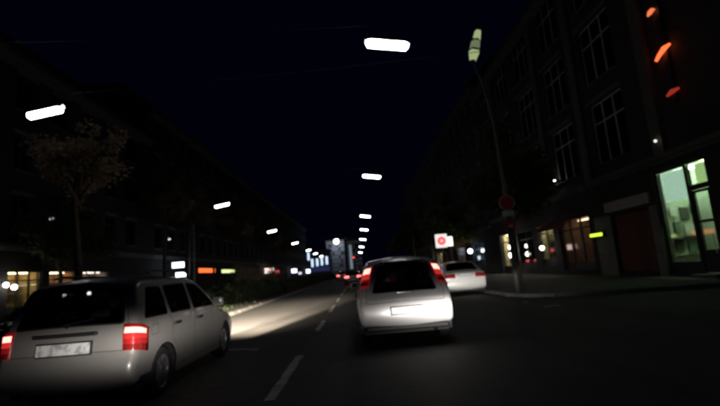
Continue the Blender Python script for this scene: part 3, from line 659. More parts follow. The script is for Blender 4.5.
for y, rz, sc, kd, lb in ((38.4, .3, 1.0, "avenue", "tall dark tree on the left pavement, leftmost of the avenue behind the white light boxes"),
                          (44.3, 1.3, .97, "avenue_b", "tall dark tree rising between the white light boxes and the orange sign"),
                          (51.5, 2.3, 1.02, "avenue", "tall dark tree rising between the orange and the yellow-green signs"),
                          (62.0, .9, 1.0, "avenue_b", "tall dark tree just right of the yellow-green sign"),
                          (72.0, 3.6, 1.0, "avenue", "tall dark tree left of the pinkish white light box"),
                          (86.5, 5.0, .95, "avenue_b", "tall dark tree behind the small red light box"),
                          (104.0, 4.0, .9, "avenue", "farthest tall dark tree on the left, short of the blue-lit hall")):
    tree(kd, lb, -17.0, y, rz, sc, g, 0.1)
tree("street_b", "dark street tree in front of the amber shop window", -17.4, 25.6, 2.4, 1.0, None)
g = "street trees along the right pavement"
tree("street", "dark street tree just behind the red road signs", 8.3, 22.5, .8, 1.0, g)
tree("street_b", "reddish lit street tree above the white saloon and pink sign", 7.2, 33.0, 2.2, .95, g)
tree("low", "low dark street tree standing behind the pink round sign", 7.6, 37.0, 4.2, .95, g)
tree("street", "street tree behind the van, third along the right kerb", 7.0, 45.0, 3.3, 1.0, g)
tree("street_b", "farthest street tree above the van roof", 7.0, 58.0, 5.2, 1.0, g)

def hedge(label, x0, x1, y0, y1, h, seed, per=260):
    o = thing("hedge", label, "hedge"); r = np.random.default_rng(seed); L = y1-y0
    core = MB(); n = int(L); P = []
    for i in range(n+1):
        y = y0+L*i/n; hh = h*(.78+.1*math.sin(i*1.7)+.06*math.sin(i*.6+1))
        P.append([(x0+.15, y, .1), (x0+.1, y, hh*.6), ((x0+x1)/2, y, hh), (x1-.1, y, hh*.6), (x1-.15, y, .1)])
    core.grid(P).build("hedge_core", mat("hedge_core", (0.012, 0.015, 0.008), 0.95, var=0.4), o)
    k = int(per*L); y = y0+r.random(k)*L; q = r.random(k)*math.pi
    hh = h*(.84+.1*np.sin((y-y0)*1.7)+.06*np.sin((y-y0)*.6+1)+.1*r.normal(size=k)*.6)
    p = np.stack([(x0+x1)/2-np.cos(q)*(x1-x0)/2*(.85+.2*r.random(k)), y, .12+np.sin(q)**.6*(hh-.1)], 1)
    a = r.normal(size=(k, 3)); a /= np.linalg.norm(a, axis=1)[:, None]; b = np.cross(a, r.normal(size=(k, 3))); b /= np.linalg.norm(b, axis=1)[:, None]
    s = r.uniform(.04, .09, (k, 1)); a *= s; b *= s*.55
    me = bpy.data.meshes.new("foliage"); me.from_pydata(np.stack([p-a, p+b, p+a, p-b], 1).reshape(-1, 3).tolist(), [], [(4*i, 4*i+1, 4*i+2, 4*i+3) for i in range(k)]); me.materials.append(hedge_leaf)
    tag(link("foliage", me, o), kind="stuff"); return o
hedge("dark green clipped hedge on the median beside the silver hatchback", -7.7, -5.75, 9.0, 34.0, 1.15, 5, 520)
hedge("distant stretch of dark hedge on the median toward the blue-lit hall", -7.7, -5.75, 35.5, 110.0, 1.2, 6, 160)
def bush(label, x, y, s, seed):
    o = thing("bush", label, "bush", (x, y, .1)); r = random.Random(seed)
    cs = [(r.uniform(-.5, .5)*s, r.uniform(-.5, .5)*s, r.uniform(.4, 1.5)*s) for _ in range(10)]
    link("foliage", leaves_mesh(cs, [r.uniform(.35, .6)*s for _ in cs], 500, .07, leaf_brown, seed, "foliage"), o)
    t = MB()
    for c in cs: t.tube([(0, 0, -.05), (c[0]*.6, c[1]*.6, c[2]*.6), c], [.025, .018, .008], 5)
    t.build("stems", bark, o)
bush("brownish bush on the median beneath the second left-row lamp", -7.3, 29.0, 1.35, 3)
bush("smaller brownish bush behind the hedge below the third left-row lamp", -7.3, 35.2, 1.3, 4)

# ------------------------------------------------------------------ cars
def catmull(pts, step=0.045):
    P = [np.array(p, float) for p in pts]; P = [2*P[0]-P[1]] + P + [2*P[-1]-P[-2]]; out = []
    for i in range(1, len(P)-2):
        L = np.linalg.norm(P[i+1]-P[i]); n = max(2, int(L/step))
        # centripetal
        t0 = 0; t1 = t0+np.linalg.norm(P[i]-P[i-1])**.5; t2 = t1+L**.5; t3 = t2+np.linalg.norm(P[i+2]-P[i+1])**.5
        for k in range(n):
            t = t1+(t2-t1)*k/n
            A1 = (t1-t)/(t1-t0)*P[i-1]+(t-t0)/(t1-t0)*P[i]; A2 = (t2-t)/(t2-t1)*P[i]+(t-t1)/(t2-t1)*P[i+1]; A3 = (t3-t)/(t3-t2)*P[i+1]+(t-t2)/(t3-t2)*P[i+2]
            B1 = (t2-t)/(t2-t0)*A1+(t-t0)/(t2-t0)*A2; B2 = (t3-t)/(t3-t1)*A2+(t-t1)/(t3-t1)*A3
            out.append((t2-t)/(t2-t1)*B1+(t-t1)/(t2-t1)*B2)
    out.append(P[-2]); return np.array(out)
def inside(poly, x, y):
    c = False; n = len(poly); j = n-1
    for i in range(n):
        xi, yi = poly[i]; xj, yj = poly[j]
        if (yi > y) != (yj > y) and x < (xj-xi)*(y-yi)/(yj-yi)+xi: c = not c
        j = i
    return c
def shrink(poly, d):
    P = np.array(poly, float); n = len(P); A = sum(P[i][0]*P[(i+1) % n][1]-P[(i+1) % n][0]*P[i][1] for i in range(n)); sg = 1 if A > 0 else -1; out = []
    for i in range(n):
        e0 = P[i]-P[i-1]; e1 = P[(i+1) % n]-P[i]; e0 /= np.linalg.norm(e0)+1e-9; e1 /= np.linalg.norm(e1)+1e-9
        n0 = sg*np.array([-e0[1], e0[0]]); n1 = sg*np.array([-e1[1], e1[0]]); m = n0+n1; m = m/(max(.35, 1+n0@n1))
        out.append(tuple(P[i]+m*d))
    return out
def rounded(poly, r=0.05, seg=4):
    out = []; n = len(poly)
    for i in range(n):
        p, a, b = (np.array(poly[k], float) for k in (i, i-1, (i+1) % n))
        da, db = a-p, b-p; la, lb = np.linalg.norm(da), np.linalg.norm(db); q = min(r, la*.45, lb*.45)
        s, e = p+da/la*q, p+db/lb*q
        for k in range(seg+1):
            t = k/seg; out.append(tuple((1-t)**2*s+2*t*(1-t)*p+t*t*e))
    return out

class Car:
    def __init__(s, spec):
        s.sp = spec; s.O = catmull(spec["outline"]); O = s.O; n = len(O)
        T = np.gradient(O, axis=0); T /= np.linalg.norm(T, axis=1)[:, None]
        s.N = np.stack([-T[:, 1], T[:, 0]], 1)      # outward for rear-bottom -> over roof -> front-bottom
        s.S = np.concatenate([[0], np.cumsum(np.linalg.norm(np.diff(O, axis=0), axis=1))])
        ang = np.unwrap(np.arctan2(T[:, 1], T[:, 0])); kap = np.abs(np.gradient(ang, s.S)); kap = np.convolve(np.pad(kap, 3, 'edge'), np.ones(7)/7, 'valid')
        r = np.clip(0.55/np.maximum(kap, .5), .02, spec.get("r", .075)); s.r = np.convolve(np.pad(r, 4, 'edge'), np.ones(9)/9, 'valid')
        s.bow = np.minimum(spec.get("bow", .03), s.r*1.2)
        s.In = O - s.N*(s.r+s.bow)[:, None]
        s.wid = np.array([s.w(*p) for p in s.In])
    def w(s, y, z):
        sp = s.sp; L = sp["L"]; W = sp["W"]; yr, ar = sp.get("rear", (1.0, .06)); yf, af = sp.get("front", (1.2, .13))
        pl = 1.0
        if y < yr: pl -= ar*((yr-y)/yr)**2
        if y > L-yf: pl -= af*((y-L+yf)/yf)**2
        zb, zr, tum = sp["belt"], sp["roof"], sp["tumble"]
        v = 1-.06*((min(z, zb)-.62)/.45)**2
        if z > zb: t = (z-zb)/(zr-zb); v -= tum*(t*.8+.2*t*t)
        # shoulder crease
        v += .012*math.exp(-((z-(zb-.06))/.03)**2)
        return W*pl*v
    def at(s, arr, S): return np.array([np.interp(S, s.S, arr[:, k]) for k in range(arr.shape[1])]) if arr.ndim == 2 else np.interp(S, s.S, arr)
    def surf(s, u, S):
        """u in [-1,1] flat ribbon, 1..2 corner arc, 2.. on along the side"""
        sg = 1 if u >= 0 else -1; u = abs(u); P, N = s.at(s.O, S), s.at(s.N, S); r, bw, w = s.at(s.r, S), s.at(s.bow, S), s.at(s.wid, S); xf = w-r
        if u <= 1: q = P-N*bw*u*u; x = xf*u
        elif u <= 2: a = (u-1)*math.pi/2; q = P-N*(bw+r*(1-math.cos(a))); x = xf+r*math.sin(a)
        else: q = P-N*(bw+r+(u-2)*.3); x = s.w(*q)
        return Vector((sg*x, q[0], q[1]))
    def s_near(s, y, z): return s.S[np.argmin((s.O[:, 0]-y)**2+(s.O[:, 1]-z)**2)]
    def cdt(s, boundary, regions, step, mapf, inner=None):
        """returns {region index or -1: (verts, faces)}; regions are closed 2D polygons, first match wins"""
        V = []; E = []
        def add(poly):
            n0 = len(V); V.extend(Vector(p) for p in poly); k = len(poly); E.extend((n0+i, n0+(i+1) % k) for i in range(k))
        def dense(poly, st):
            out = []
            for i in range(len(poly)):
                a = np.array(poly[i]); b = np.array(poly[(i+1) % len(poly)]); k = max(1, int(np.linalg.norm(b-a)/st))
                out += [tuple(a+(b-a)*j/k) for j in range(k)]
            return out
        add(boundary)
        for rg in regions: add(dense(rg, step))
        B = np.array(boundary); x0, y0 = B.min(0); x1, y1 = B.max(0); ed = []
        for x in np.arange(x0+step/2, x1, step):
            for y in np.arange(y0+step/2, y1, step):
                if inside(boundary, x, y): V.append(Vector((x, y)))
        vo, eo, fo, *_ = delaunay_2d_cdt(V, E, [], 0, 1e-5)
        res = {}
        P3 = [mapf(v[0], v[1]) for v in vo]
        for f in fo:
            cx = sum(vo[i][0] for i in f)/len(f); cy = sum(vo[i][1] for i in f)/len(f)
            if not inside(boundary, cx, cy): continue
            k = -1
            for i, rg in enumerate(regions):
                if inside(rg, cx, cy): k = i; break
            res.setdefault(k, []).append(tuple(f))
        out = {}
        for k, fs in res.items():
            ids = sorted({i for f in fs for i in f}); mp = {i: j for j, i in enumerate(ids)}
            out[k] = ([P3[i] for i in ids], [tuple(mp[i] for i in f) for f in fs])
        return out
    def patch(s, u0, u1, S0, S1, off=.008, nu=8, ns=8, trim=None):
        """a proud lens or plate that follows the skin"""
        def q(i, j, o):
            u = u0+(u1-u0)*i/nu; S = S0+(S1-S0)*j/ns
            if trim: u = u+trim(j/ns)*(1 if i in (0,) else 0)
            e = 1e-2; p = s.surf(u, S); a = s.surf(u+e, S)-s.surf(u-e, S); b = s.surf(u, min(S+e, s.S[-1]))-s.surf(u, max(S-e, 0)); nrm = b.cross(a)
            c = Vector((0, s.sp["L"]/2, .7)); 
            if nrm.dot(p-c) < 0: nrm = -nrm
            return p+nrm.normalized()*o
        mb = MB(); P = []
        for i in range(-1, nu+2):
            row = []
            for j in range(-1, ns+2):
                ed = i < 0 or i > nu or j < 0 or j > ns
                row.append(q(min(max(i, 0), nu), min(max(j, 0), ns), -.012 if ed else off))
            P.append(row)
        mb.grid(P); return mb

def wheel_parts(root, x, y, r, sg, rimm):
    t = MB(); hw = .095
    t.lathe([(r*.66, -hw), (r*.9, -hw), (r*.97, -hw*.8), (r, -hw*.45), (r, hw*.45), (r*.97, hw*.8), (r*.9, hw), (r*.66, hw)], 'x', seg=36)
    o = t.build("wheel", rubber, root, True, loc=(x, y, r))
    m = MB(); f = sg
    m.lathe([(r*.68, f*hw*.9), (r*.64, f*hw*.8), (r*.62, f*hw*.2), (.001, f*hw*.1)], 'x', seg=36)
    for k in range(7):
        a = 2*math.pi*k/7; c, q = math.cos(a), math.sin(a); pts = []
        for rr, hx, hw2 in ((.06, .85, .03), (r*.64, .7, .022)):
            pts.append((rr, hx, hw2))
        n = len(m.v)
        for rr, hx, w2 in pts:
            for sw in (-1, 1):
                for d in (0, -.03): m.v.append((f*(hw*hx+d), c*rr-q*w2*sw, q*rr+c*w2*sw))
        m.f += [(n, n+4, n+6, n+2), (n, n+1, n+5, n+4), (n+2, n+6, n+7, n+3)]
    m.lathe([(.001, f*hw*.95), (.05, f*hw*.93), (.062, f*hw*.8), (.062, f*hw*.2)], 'x', seg=20)
    m.build("rim", rimm, o, False)
    return o

def build_car(name, label, spec, loc, rz=0.0, group=None, lod=0):
    c = Car(spec); sp = spec; L = sp["L"]; root = thing(name, label, sp.get("cat", "car"), loc, rz, group)
    pm = sp["paint"]; tr = sp.get("trim", black_plastic)
    step = .10 if lod == 0 else .2
    # ---------- side
    arches = sp["arches"]; sill = sp["sill"]
    bottom = []
    fy, fz = c.In[-1]; ry, rz_ = c.In[0]
    yy = [fy]; bottom_pts = []
    segs = sorted(arches, key=lambda a: -a[0]); cur = (fy, fz)
    for (yc, zc, ra) in segs:
        a0 = math.acos(max(-1, min(1, (sill-zc)/ra)))  # angle from vertical
        for k in range(0, 17):
            t = a0-2*a0*k/16; q = (yc+ra*math.sin(t), zc+ra*math.cos(t))
            if yc < L/2 and q[0] < yc and q[1] < rz_+.0: continue
            if yc > L/2 and q[0] > yc and q[1] < fz+.0: continue
            bottom_pts.append(q)
    bl = []; prev = (fy, fz)
    for i, p in enumerate(bottom_pts):
        d = math.hypot(p[0]-prev[0], p[1]-prev[1]); k = max(1, int(d/.12))
        for j in range(1, k+1): bl.append((prev[0]+(p[0]-prev[0])*j/k, prev[1]+(p[1]-prev[1])*j/k))
        prev = p
    d = math.hypot(ry-prev[0], rz_-prev[1]); k = max(1, int(d/.12))
    for j in range(1, k): bl.append((prev[0]+(ry-prev[0])*j/k, prev[1]+(rz_-prev[1])*j/k))
    boundary = [tuple(p) for p in c.In] + bl
    regs = []; names = []
    for nm, poly in sp["side"]:
        pr = rounded(poly, .05 if "window" in nm else .04)
        if nm.startswith("win"): regs.append(shrink(pr, .016)); names.append((nm, "glass")); regs.append(pr); names.append((nm, "seal"))
    for nm, poly in sp["side"]:
        if nm.startswith("door"):
            pr = rounded(poly, .07); regs.append(shrink(pr, .005)); names.append((nm, "door")); regs.append(pr); names.append((nm, "gap"))
        if nm.startswith("flap"):
            pr = rounded(poly, .03); regs.append(shrink(pr, .004)); names.append((nm, "body")); regs.append(pr); names.append((nm, "gap"))
    res = c.cdt(boundary, regs, step, lambda a, b: (c.w(a, b), a, b))
    body = MB(); seam = MB(); glassr = {}; doors = {}
    for k, (vs, fs) in res.items():
        nm, kd = ("", "body") if k < 0 else names[k]
        for sg in (1, -1):
            if kd == "body": tgt = body
            elif kd in ("seal", "gap"): tgt = seam
            elif kd == "glass": tgt = glassr.setdefault((nm, sg), MB())
            else: tgt = doors.setdefault((nm, sg), MB())
            n0 = len(tgt.v); off = -.006 if kd == "gap" else (-.004 if kd == "glass" else 0)
            tgt.v += [(sg*(p[0]+off), p[1], p[2]) for p in vs]
            tgt.f += [tuple(n0+i for i in (f if sg > 0 else f[::-1])) for f in fs]
    # ---------- ribbon
    sc = .7; bnd = [(-sc, S) for S in c.S] + [(sc*(-1+2*k/12), c.S[-1]) for k in range(1, 12)] + [(sc, S) for S in c.S[::-1]] + [(sc*(1-2*k/12), c.S[0]) for k in range(1, 12)]
    rr = []; rn = []
    def rpoly(pts): return [(x*sc, c.s_near(y, z)) for x, y, z in pts]
    for nm, pts in sp["ribbon"]:
        p = rounded(rpoly(pts), .07)
        if nm in ("rear_window", "windscreen"): rr.append(shrink(p, .02)); rn.append((nm, "glass")); rr.append(p); rn.append((nm, "seal"))
    for nm, pts in sp["ribbon"]:
        p = rounded(rpoly(pts), .05)
        if nm in ("tailgate", "bonnet", "boot_lid"): rr.append(shrink(p, .006)); rn.append((nm, "panel")); rr.append(p); rn.append((nm, "gap"))
    sb = c.s_near(*sp["bumper_rear"]); sf = c.s_near(*sp["bumper_front"])
    def rmap(a, b):
        return tuple(c.surf(a/sc, b))
    res = c.cdt(bnd, rr, step, rmap)
    bump_r = MB(); bump_f = MB(); panels = {}
    def toward(vs, f, S): return bump_r if S < sb else (bump_f if S > sf else body)
    for k, (vs, fs) in res.items():
        nm, kd = ("", "body") if k < 0 else rn[k]
        if kd == "body":
            groups = {}
            for f in fs:
                z = np.mean([[vs[i][1], vs[i][2]] for i in f], 0); S = c.s_near(*z); t = toward(vs, f, S)
                n0 = len(t.v); t.v += [vs[i] for i in f]; t.f.append(tuple(range(n0, n0+len(f))))
        else:
            tgt = seam if kd in ("seal", "gap") else (glassr.setdefault((nm, 0), MB()) if kd == "glass" else panels.setdefault(nm, MB()))
            n0 = len(tgt.v); tgt.v += vs; tgt.f += [tuple(n0+i for i in f) for f in fs]
    # corner arcs
    for sg in (1, -1):
        for i in range(len(c.S)-1):
            for k in range(4):
                S0, S1 = c.S[i], c.S[i+1]; t = toward(None, None, (S0+S1)/2); n0 = len(t.v); u0, u1 = 1+k/4, 1+(k+1)/4
                t.v += [tuple(c.surf(sg*u, S)) for u, S in ((u0, S0), (u1, S0), (u1, S1), (u0, S1))]; t.f.append((n0, n0+1, n0+2, n0+3))
    cen = Vector((0, L/2, .6))
    def finish(mb, nm, m, parent, weld=True, solid=0.0):
        me = mb.mesh(nm, m, True); bm = bmesh.new(); bm.from_mesh(me)
        if weld: bmesh.ops.remove_doubles(bm, verts=bm.verts, dist=.0008)
        bm.normal_update()
        for f in bm.faces:                       # outward normals, so that paint and its inner face differ
            q = f.calc_center_median(); ref = Vector((q.x*.25, min(max(q.y, L*.28), L*.72), .62))
            if f.normal.dot(q-ref) < 0: f.normal_flip()
        bm.to_mesh(me); bm.free(); return link(nm, me, parent)
    bo = finish(body, "body", pm, root); finish(seam, "seal", seam_dark, root)
    finish(bump_r, "rear_bumper", sp.get("bumper", pm), root); finish(bump_f, "front_bumper", sp.get("bumper", pm), root)
    pobj = {}
    for nm, mb in panels.items(): pobj[nm] = finish(mb, nm, pm, root)
    dobj = {}
    for (nm, sg), mb in doors.items():
        d = finish(mb, "door", pm, root); dobj[(nm, sg)] = d
        hy, hz = sp["handles"][nm]; x = c.w(hy, hz)
        h = MB().bbox(-.018, .018, -.10, .10, -.018, .018, .01); ho = h.build("handle", sp.get("handle_mat", tr), d, True, loc=(sg*(x+.02), hy, hz))
    for (nm, sg), mb in glassr.items():
        if nm == "rear_window": par = pobj.get("tailgate", root)
        elif nm == "windscreen": par = root
        else: par = dobj.get((nm.replace("window", "door"), sg), root)
        finish(mb, nm if sg == 0 else "side_window", sp.get("glass", carglass), par)
    # underbody, wheel wells, wheels
    ub = MB().box(-sp["W"]*.86, sp["W"]*.86, .25, L-.25, sill-.02, sill+.06)
    ub.build("underbody", black_plastic, root)
    for (yc, zc, ra) in arches:
        for sg in (1, -1):
            xo = sg*(c.w(yc, zc+.2)-.015); xi = xo-sg*.34; wl_ = MB(); P = []
            for k in range(13):
                a = math.pi*(-.08+1.16*k/12); P.append([(xo, yc+ra*math.cos(a), zc+ra*math.sin(a)), (xi, yc+ra*math.cos(a), zc+ra*math.sin(a))])
            wl_.grid(P); n = len(wl_.v); wl_.v += [(xi, yc+ra*math.cos(math.pi*(-.08+1.16*k/12)), zc+ra*math.sin(math.pi*(-.08+1.16*k/12))) for k in range(13)]; wl_.f.append(tuple(range(n, n+13)))
            wl_.build("wheel_arch", black_plastic, root, fix=False)
            wheel_parts(root, xo-sg*.115, yc, sp["wheel_r"], sg, sp.get("rim", alloy))
    # lamps
    for nm, lists in (("taillight", sp["tail"]), ("headlight", sp["head"])):
        for sg in (1, -1):
            first = None
            for (u0, u1, (ya, za), (yb, zb), m, off) in lists:
                if sg < 0 and isinstance(m, tuple): mm = m[1]
                else: mm = m[0] if isinstance(m, tuple) else m
                p = c.patch(sg*u0, sg*u1, c.s_near(ya, za), c.s_near(yb, zb), off)
                o = p.build(nm if first is None else "lens", mm, root if first is None else first, True)
                first = first or o
    # plate
    if "plate" in sp:
        y, z, hw, hh, m = sp["plate"]; S = c.s_near(y, z); p = c.surf(0, S); Nn = c.at(c.N, S)
        o = MB().bbox(-hw, hw, -.012, .0, -hh, hh, .006).build("number_plate", m, pobj.get(sp.get("plate_on", ""), root), loc=(0, p.y-.02, p.z))
        o.rotation_euler.x = sp.get("plate_tilt", 0)
        MB().bbox(-hw-.015, hw+.015, .002, .03, -hh-.015, hh+.015, .006).build("plate_frame", tr, o)
    # mirrors
    my, mz = sp["mirror"]; x = c.w(my, mz)
    for sg in (1, -1):
        m = MB().bbox(-.09, .09, -.04, .07, -.065, .075, .035); o = m.build("door_mirror", sp.get("mirror_mat", pm), root, True, loc=(sg*(x+.10), my, mz))
        MB().box(-.075, .075, -.005, 0, -.05, .06).build("mirror_glass", chrome, o, loc=(0, -.046, 0)).rotation_euler = (-.12, 0, sg*.22)
        MB().tube([(0, 0, -.05), (-sg*.12, .02, -.06)], .02, 6).build("mirror_arm", black_plastic, o)
    # seats
    if lod == 0:
        sy = sp["seats"]
        for x in (-.36, .36):
            s_ = MB().bbox(x-.23, x+.23, sy[0]-.12, sy[0]+.03, .5, 1.08, .05).bbox(x-.13, x+.13, sy[0]-.12, sy[0]-.03, 1.12, 1.30, .04).bbox(x-.24, x+.24, sy[0], sy[0]+.5, .38, .54, .05)
            s_.tube([(x, sy[0]-.07, 1.05), (x, sy[0]-.07, 1.16)], .03, 6); s_.build("seat", upholstery, root)
        s_ = MB().bbox(-.62, .62, sy[1]-.14, sy[1], .45, .98, .05)
        for x in (-.42, 0, .42): s_.bbox(x-.12, x+.12, sy[1]-.13, sy[1]-.05, .99, 1.13, .035)
        s_.build("rear_seat", upholstery, root)
        yd = sp["dash"]; MB().bbox(-.64, .64, yd, yd+.45, .7, .93, .05).build("dashboard", black_plastic, root)
        MB().lathe([(.17, -.012), (.185, 0), (.17, .012), (.155, 0), (.17, -.012)], 'y', seg=20).build("steering_wheel", black_plastic, root, loc=(-.36, yd-.12, .9))
        MB().bbox(-.12, .12, -.015, .015, -.035, .035, .012).build("rear_view_mirror", black_plastic, root, loc=(0, yd-.05, sp["roof"]-.17))
    return root, c, pobj

silver = paint("silver_paint", (0.33, 0.315, 0.295), 0.38, 0.35)
silver_van = paint("silver_van_paint", (0.56, 0.55, 0.54), 0.36, 0.2)
white_p = paint("white_paint", (0.74, 0.73, 0.70), 0.3)
dark_p = paint("dark_blue_paint", (0.02, 0.025, 0.05), 0.3)
grey_p = paint("grey_paint", (0.10, 0.10, 0.11), 0.3, 0.3)
red_lit = (lens_red_lit, lens_red_lit)

# --- silver hatchback, left lane (4.05 m)
hatch = dict(L=4.08, W=.835, belt=.96, roof=1.50, tumble=.215, r=.085, bow=.055, paint=silver, rear=(1.3, .085), front=(1.2, .13),
    outline=[(.16, .23), (.05, .30), (.0, .42), (.0, .54), (.035, .62), (.06, .68), (.075, .80), (.10, .93), (.16, 1.10), (.25, 1.30), (.33, 1.43), (.46, 1.50), (.9, 1.525), (1.7, 1.52), (2.2, 1.47), (2.55, 1.28), (2.98, .99), (3.3, .91), (3.7, .81), (3.96, .68), (4.06, .52), (4.06, .36), (3.98, .24), (3.9, .20)],
    arches=[(.78, .30, .345), (3.33, .30, .345)], sill=.21, wheel_r=.30,
    side=[("window_quarter", [(.34, .985), (.93, .985), (.93, 1.36), (.56, 1.37)]), ("window_rear", [(1.0, .985), (1.72, .98), (1.72, 1.385), (1.0, 1.37)]), ("window_front", [(1.80, .98), (2.80, .965), (2.30, 1.33), (1.80, 1.385)]),
          ("door_rear", [(.97, .95), (.97, 1.405), (1.75, 1.415), (1.75, .30), (1.18, .30), (1.12, .55), (.97, .7)]), ("door_front", [(1.77, .30), (1.77, 1.415), (2.28, 1.37), (2.85, .96), (2.87, .5), (2.80, .30)]), ("flap", [(.45, .78), (.62, .78), (.62, .90), (.45, .90)])],
    handles={"door_rear": (1.13, .85), "door_front": (1.95, .84)}, handle_mat=black_plastic,
    ribbon=[("rear_window", [(-.93, .115, .985), (.93, .115, .985), (.90, .30, 1.38), (-.90, .30, 1.38)]), ("tailgate", [(-.97, .055, .665), (.97, .055, .665), (.985, .36, 1.45), (-.985, .36, 1.45)]),
            ("windscreen", [(-.96, 2.22, 1.455), (.96, 2.22, 1.455), (.98, 2.93, 1.02), (-.98, 2.93, 1.02)]), ("bonnet", [(-.96, 3.02, .975), (.96, 3.02, .975), (.9, 3.88, .74), (-.9, 3.88, .74)])],
    bumper_rear=(.05, .65), bumper_front=(4.0, .62),
    tail=[(.905, 2.5, (.06, .69), (.122, .975), lens_red_glow, .012), (.925, 2.3, (.086, .858), (.098, .915), lens_hot, .018), (.92, 2.4, (.073, .785), (.082, .838), lens_red_rib, .018), (.92, 2.4, (.063, .705), (.069, .755), lens_red_off, .018)],
    head=[(.55, 2.3, (3.86, .755), (4.02, .62), lens_clear, .006)],
    plate=(.066, .755, .30, .062, plate_smudged), plate_on="tailgate", plate_tilt=-.13, mirror=(2.68, 1.02), seats=(1.75, .85), dash=2.62, glass=glass("hatch_glass", (0.52, 0.53, 0.54)))
hc, hcar, hp = build_car("silver_hatchback", "silver five-door hatchback in the left lane with glowing rear lamps", hatch, (-3.36, 4.98, 0))
tg = hp["tailgate"]
MB().bbox(-.36, .36, -.02, .03, -.02, .02, .012).build("handle_strip", black_plastic, tg, loc=(0, .075, .885))
MB().tube([(-.02, .10, 1.0), (.30, .13, 1.045)], .011, 6).build("rear_wiper", black_plastic, tg)
MB().tube([(-.0, .085, .985), (0, .115, 1.0)], .03, 10).build("wiper_hub", black_plastic, tg)
for sg in (1, -1):
    MB().tube([(sg*.60, .75, 1.545), (sg*.60, .9, 1.575), (sg*.59, 2.0, 1.56), (sg*.585, 2.15, 1.52)], .014, 6).build("roof_rail", black_plastic, hc)
MB().tube([(0, .55, 1.51), (0, .25, 1.72)], .006, 5).build("aerial", black_plastic, hc)
MB().lathe([(.028, 0), (.028, .14), (.022, .14), (.022, 0)], 'y', seg=12).build("exhaust_pipe", steel, hc, loc=(-.45, .04, .24))
# orange-lit left lamp comes from the same lamp pair
# --- silver van ahead (tall rear lamps in the window pillars)
van = dict(L=3.95, W=.86, belt=.94, roof=1.56, tumble=.30, r=.085, bow=.06, paint=silver_van, cat="van", rear=(1.2, .06), front=(1.2, .12),
    outline=[(.16, .30), (.05, .345), (.0, .43), (-.015, .56), (-.005, .69), (.025, .765), (.05, .80), (.055, .85), (.075, .94), (.12, 1.06), (.23, 1.30), (.30, 1.44), (.42, 1.53), (.9, 1.575), (1.6, 1.57), (2.1, 1.51), (2.6, 1.23), (3.0, 1.00), (3.35, .90), (3.7, .76), (3.9, .60), (3.94, .46), (3.9, .32), (3.8, .24)],
    arches=[(.72, .30, .335), (3.22, .30, .335)], sill=.24, wheel_r=.295,
    side=[("window_quarter", [(.36, 1.0), (.86, .985), (.86, 1.40), (.58, 1.41)]), ("window_rear", [(.93, .98), (1.66, .97), (1.66, 1.42), (.93, 1.41)]), ("window_front", [(1.74, .97), (2.80, .955), (2.25, 1.34), (1.74, 1.42)]),
          ("door_rear", [(.90, .95), (.90, 1.445), (1.69, 1.455), (1.69, .32), (1.12, .32), (1.06, .55), (.90, .7)]), ("door_front", [(1.71, .32), (1.71, 1.455), (2.24, 1.385), (2.85, .95), (2.85, .5), (2.78, .32)])],
    handles={"door_rear": (1.06, .86), "door_front": (1.90, .85)},
    ribbon=[("rear_window", [(-.80, .085, .965), (.80, .085, .965), (.72, .295, 1.43), (-.72, .295, 1.43)]), ("tailgate", [(-.95, .045, .79), (.95, .045, .79), (.95, .34, 1.48), (-.95, .34, 1.48)]),
            ("windscreen", [(-.96, 2.14, 1.50), (.96, 2.14, 1.50), (.98, 2.95, 1.03), (-.98, 2.95, 1.03)]), ("bonnet", [(-.96, 3.04, .985), (.96, 3.04, .985), (.9, 3.8, .69), (-.9, 3.8, .69)])],
    bumper_rear=(.045, .785), bumper_front=(3.82, .68),
    tail=[(.90, 2.1, (.115, 1.05), (.29, 1.425), lens_red_glow, .012), (.95, 1.8, (.232, 1.305), (.268, 1.375), lens_hot, .018), (.93, 1.9, (.14, 1.09), (.175, 1.175), lens_red_off, .017), (.93, 1.9, (.185, 1.195), (.222, 1.282), lens_red_rib, .017)],
    head=[(.5, 2.3, (3.72, .75), (3.9, .6), lens_clear, .006)],
    plate=(-.015, .60, .27, .058, plate_white), mirror=(2.66, 1.02), seats=(1.70, .80), dash=2.6, glass=glass("van_glass", (0.42, 0.43, 0.44)))
vc, vcar, vp = build_car("silver_van", "silver compact van straight ahead with red lamps beside its rear window", van, (.79, 7.62, 0))
tg = vp["tailgate"]
MB().bbox(-.15, .15, -.02, .02, -.018, .018, .012).build("handle_strip", chrome, tg, loc=(0.0, .06, .925))
MB().tube([(.0, .085, .975), (-.33, .12, 1.05)], .011, 6).build("rear_wiper", black_plastic, tg)
MB().bbox(-.40, .40, .0, .05, -.012, .012, .006).build("brake_light", mat("lens_red_dim", (.3, .02, .02), .3), tg, loc=(0, .28, 1.46)); tg.children[-1].scale.x = .4
MB().bbox(-.72, .72, -.02, .06, -.05, .05, .03).build("bumper_skirt", black_plastic, vc, loc=(0, .05, .335))
MB().lathe([(.03, 0), (.03, .16), (.024, .16), (.024, 0)], 'y', seg=12).build("exhaust_pipe", steel, vc, loc=(.48, .02, .27))

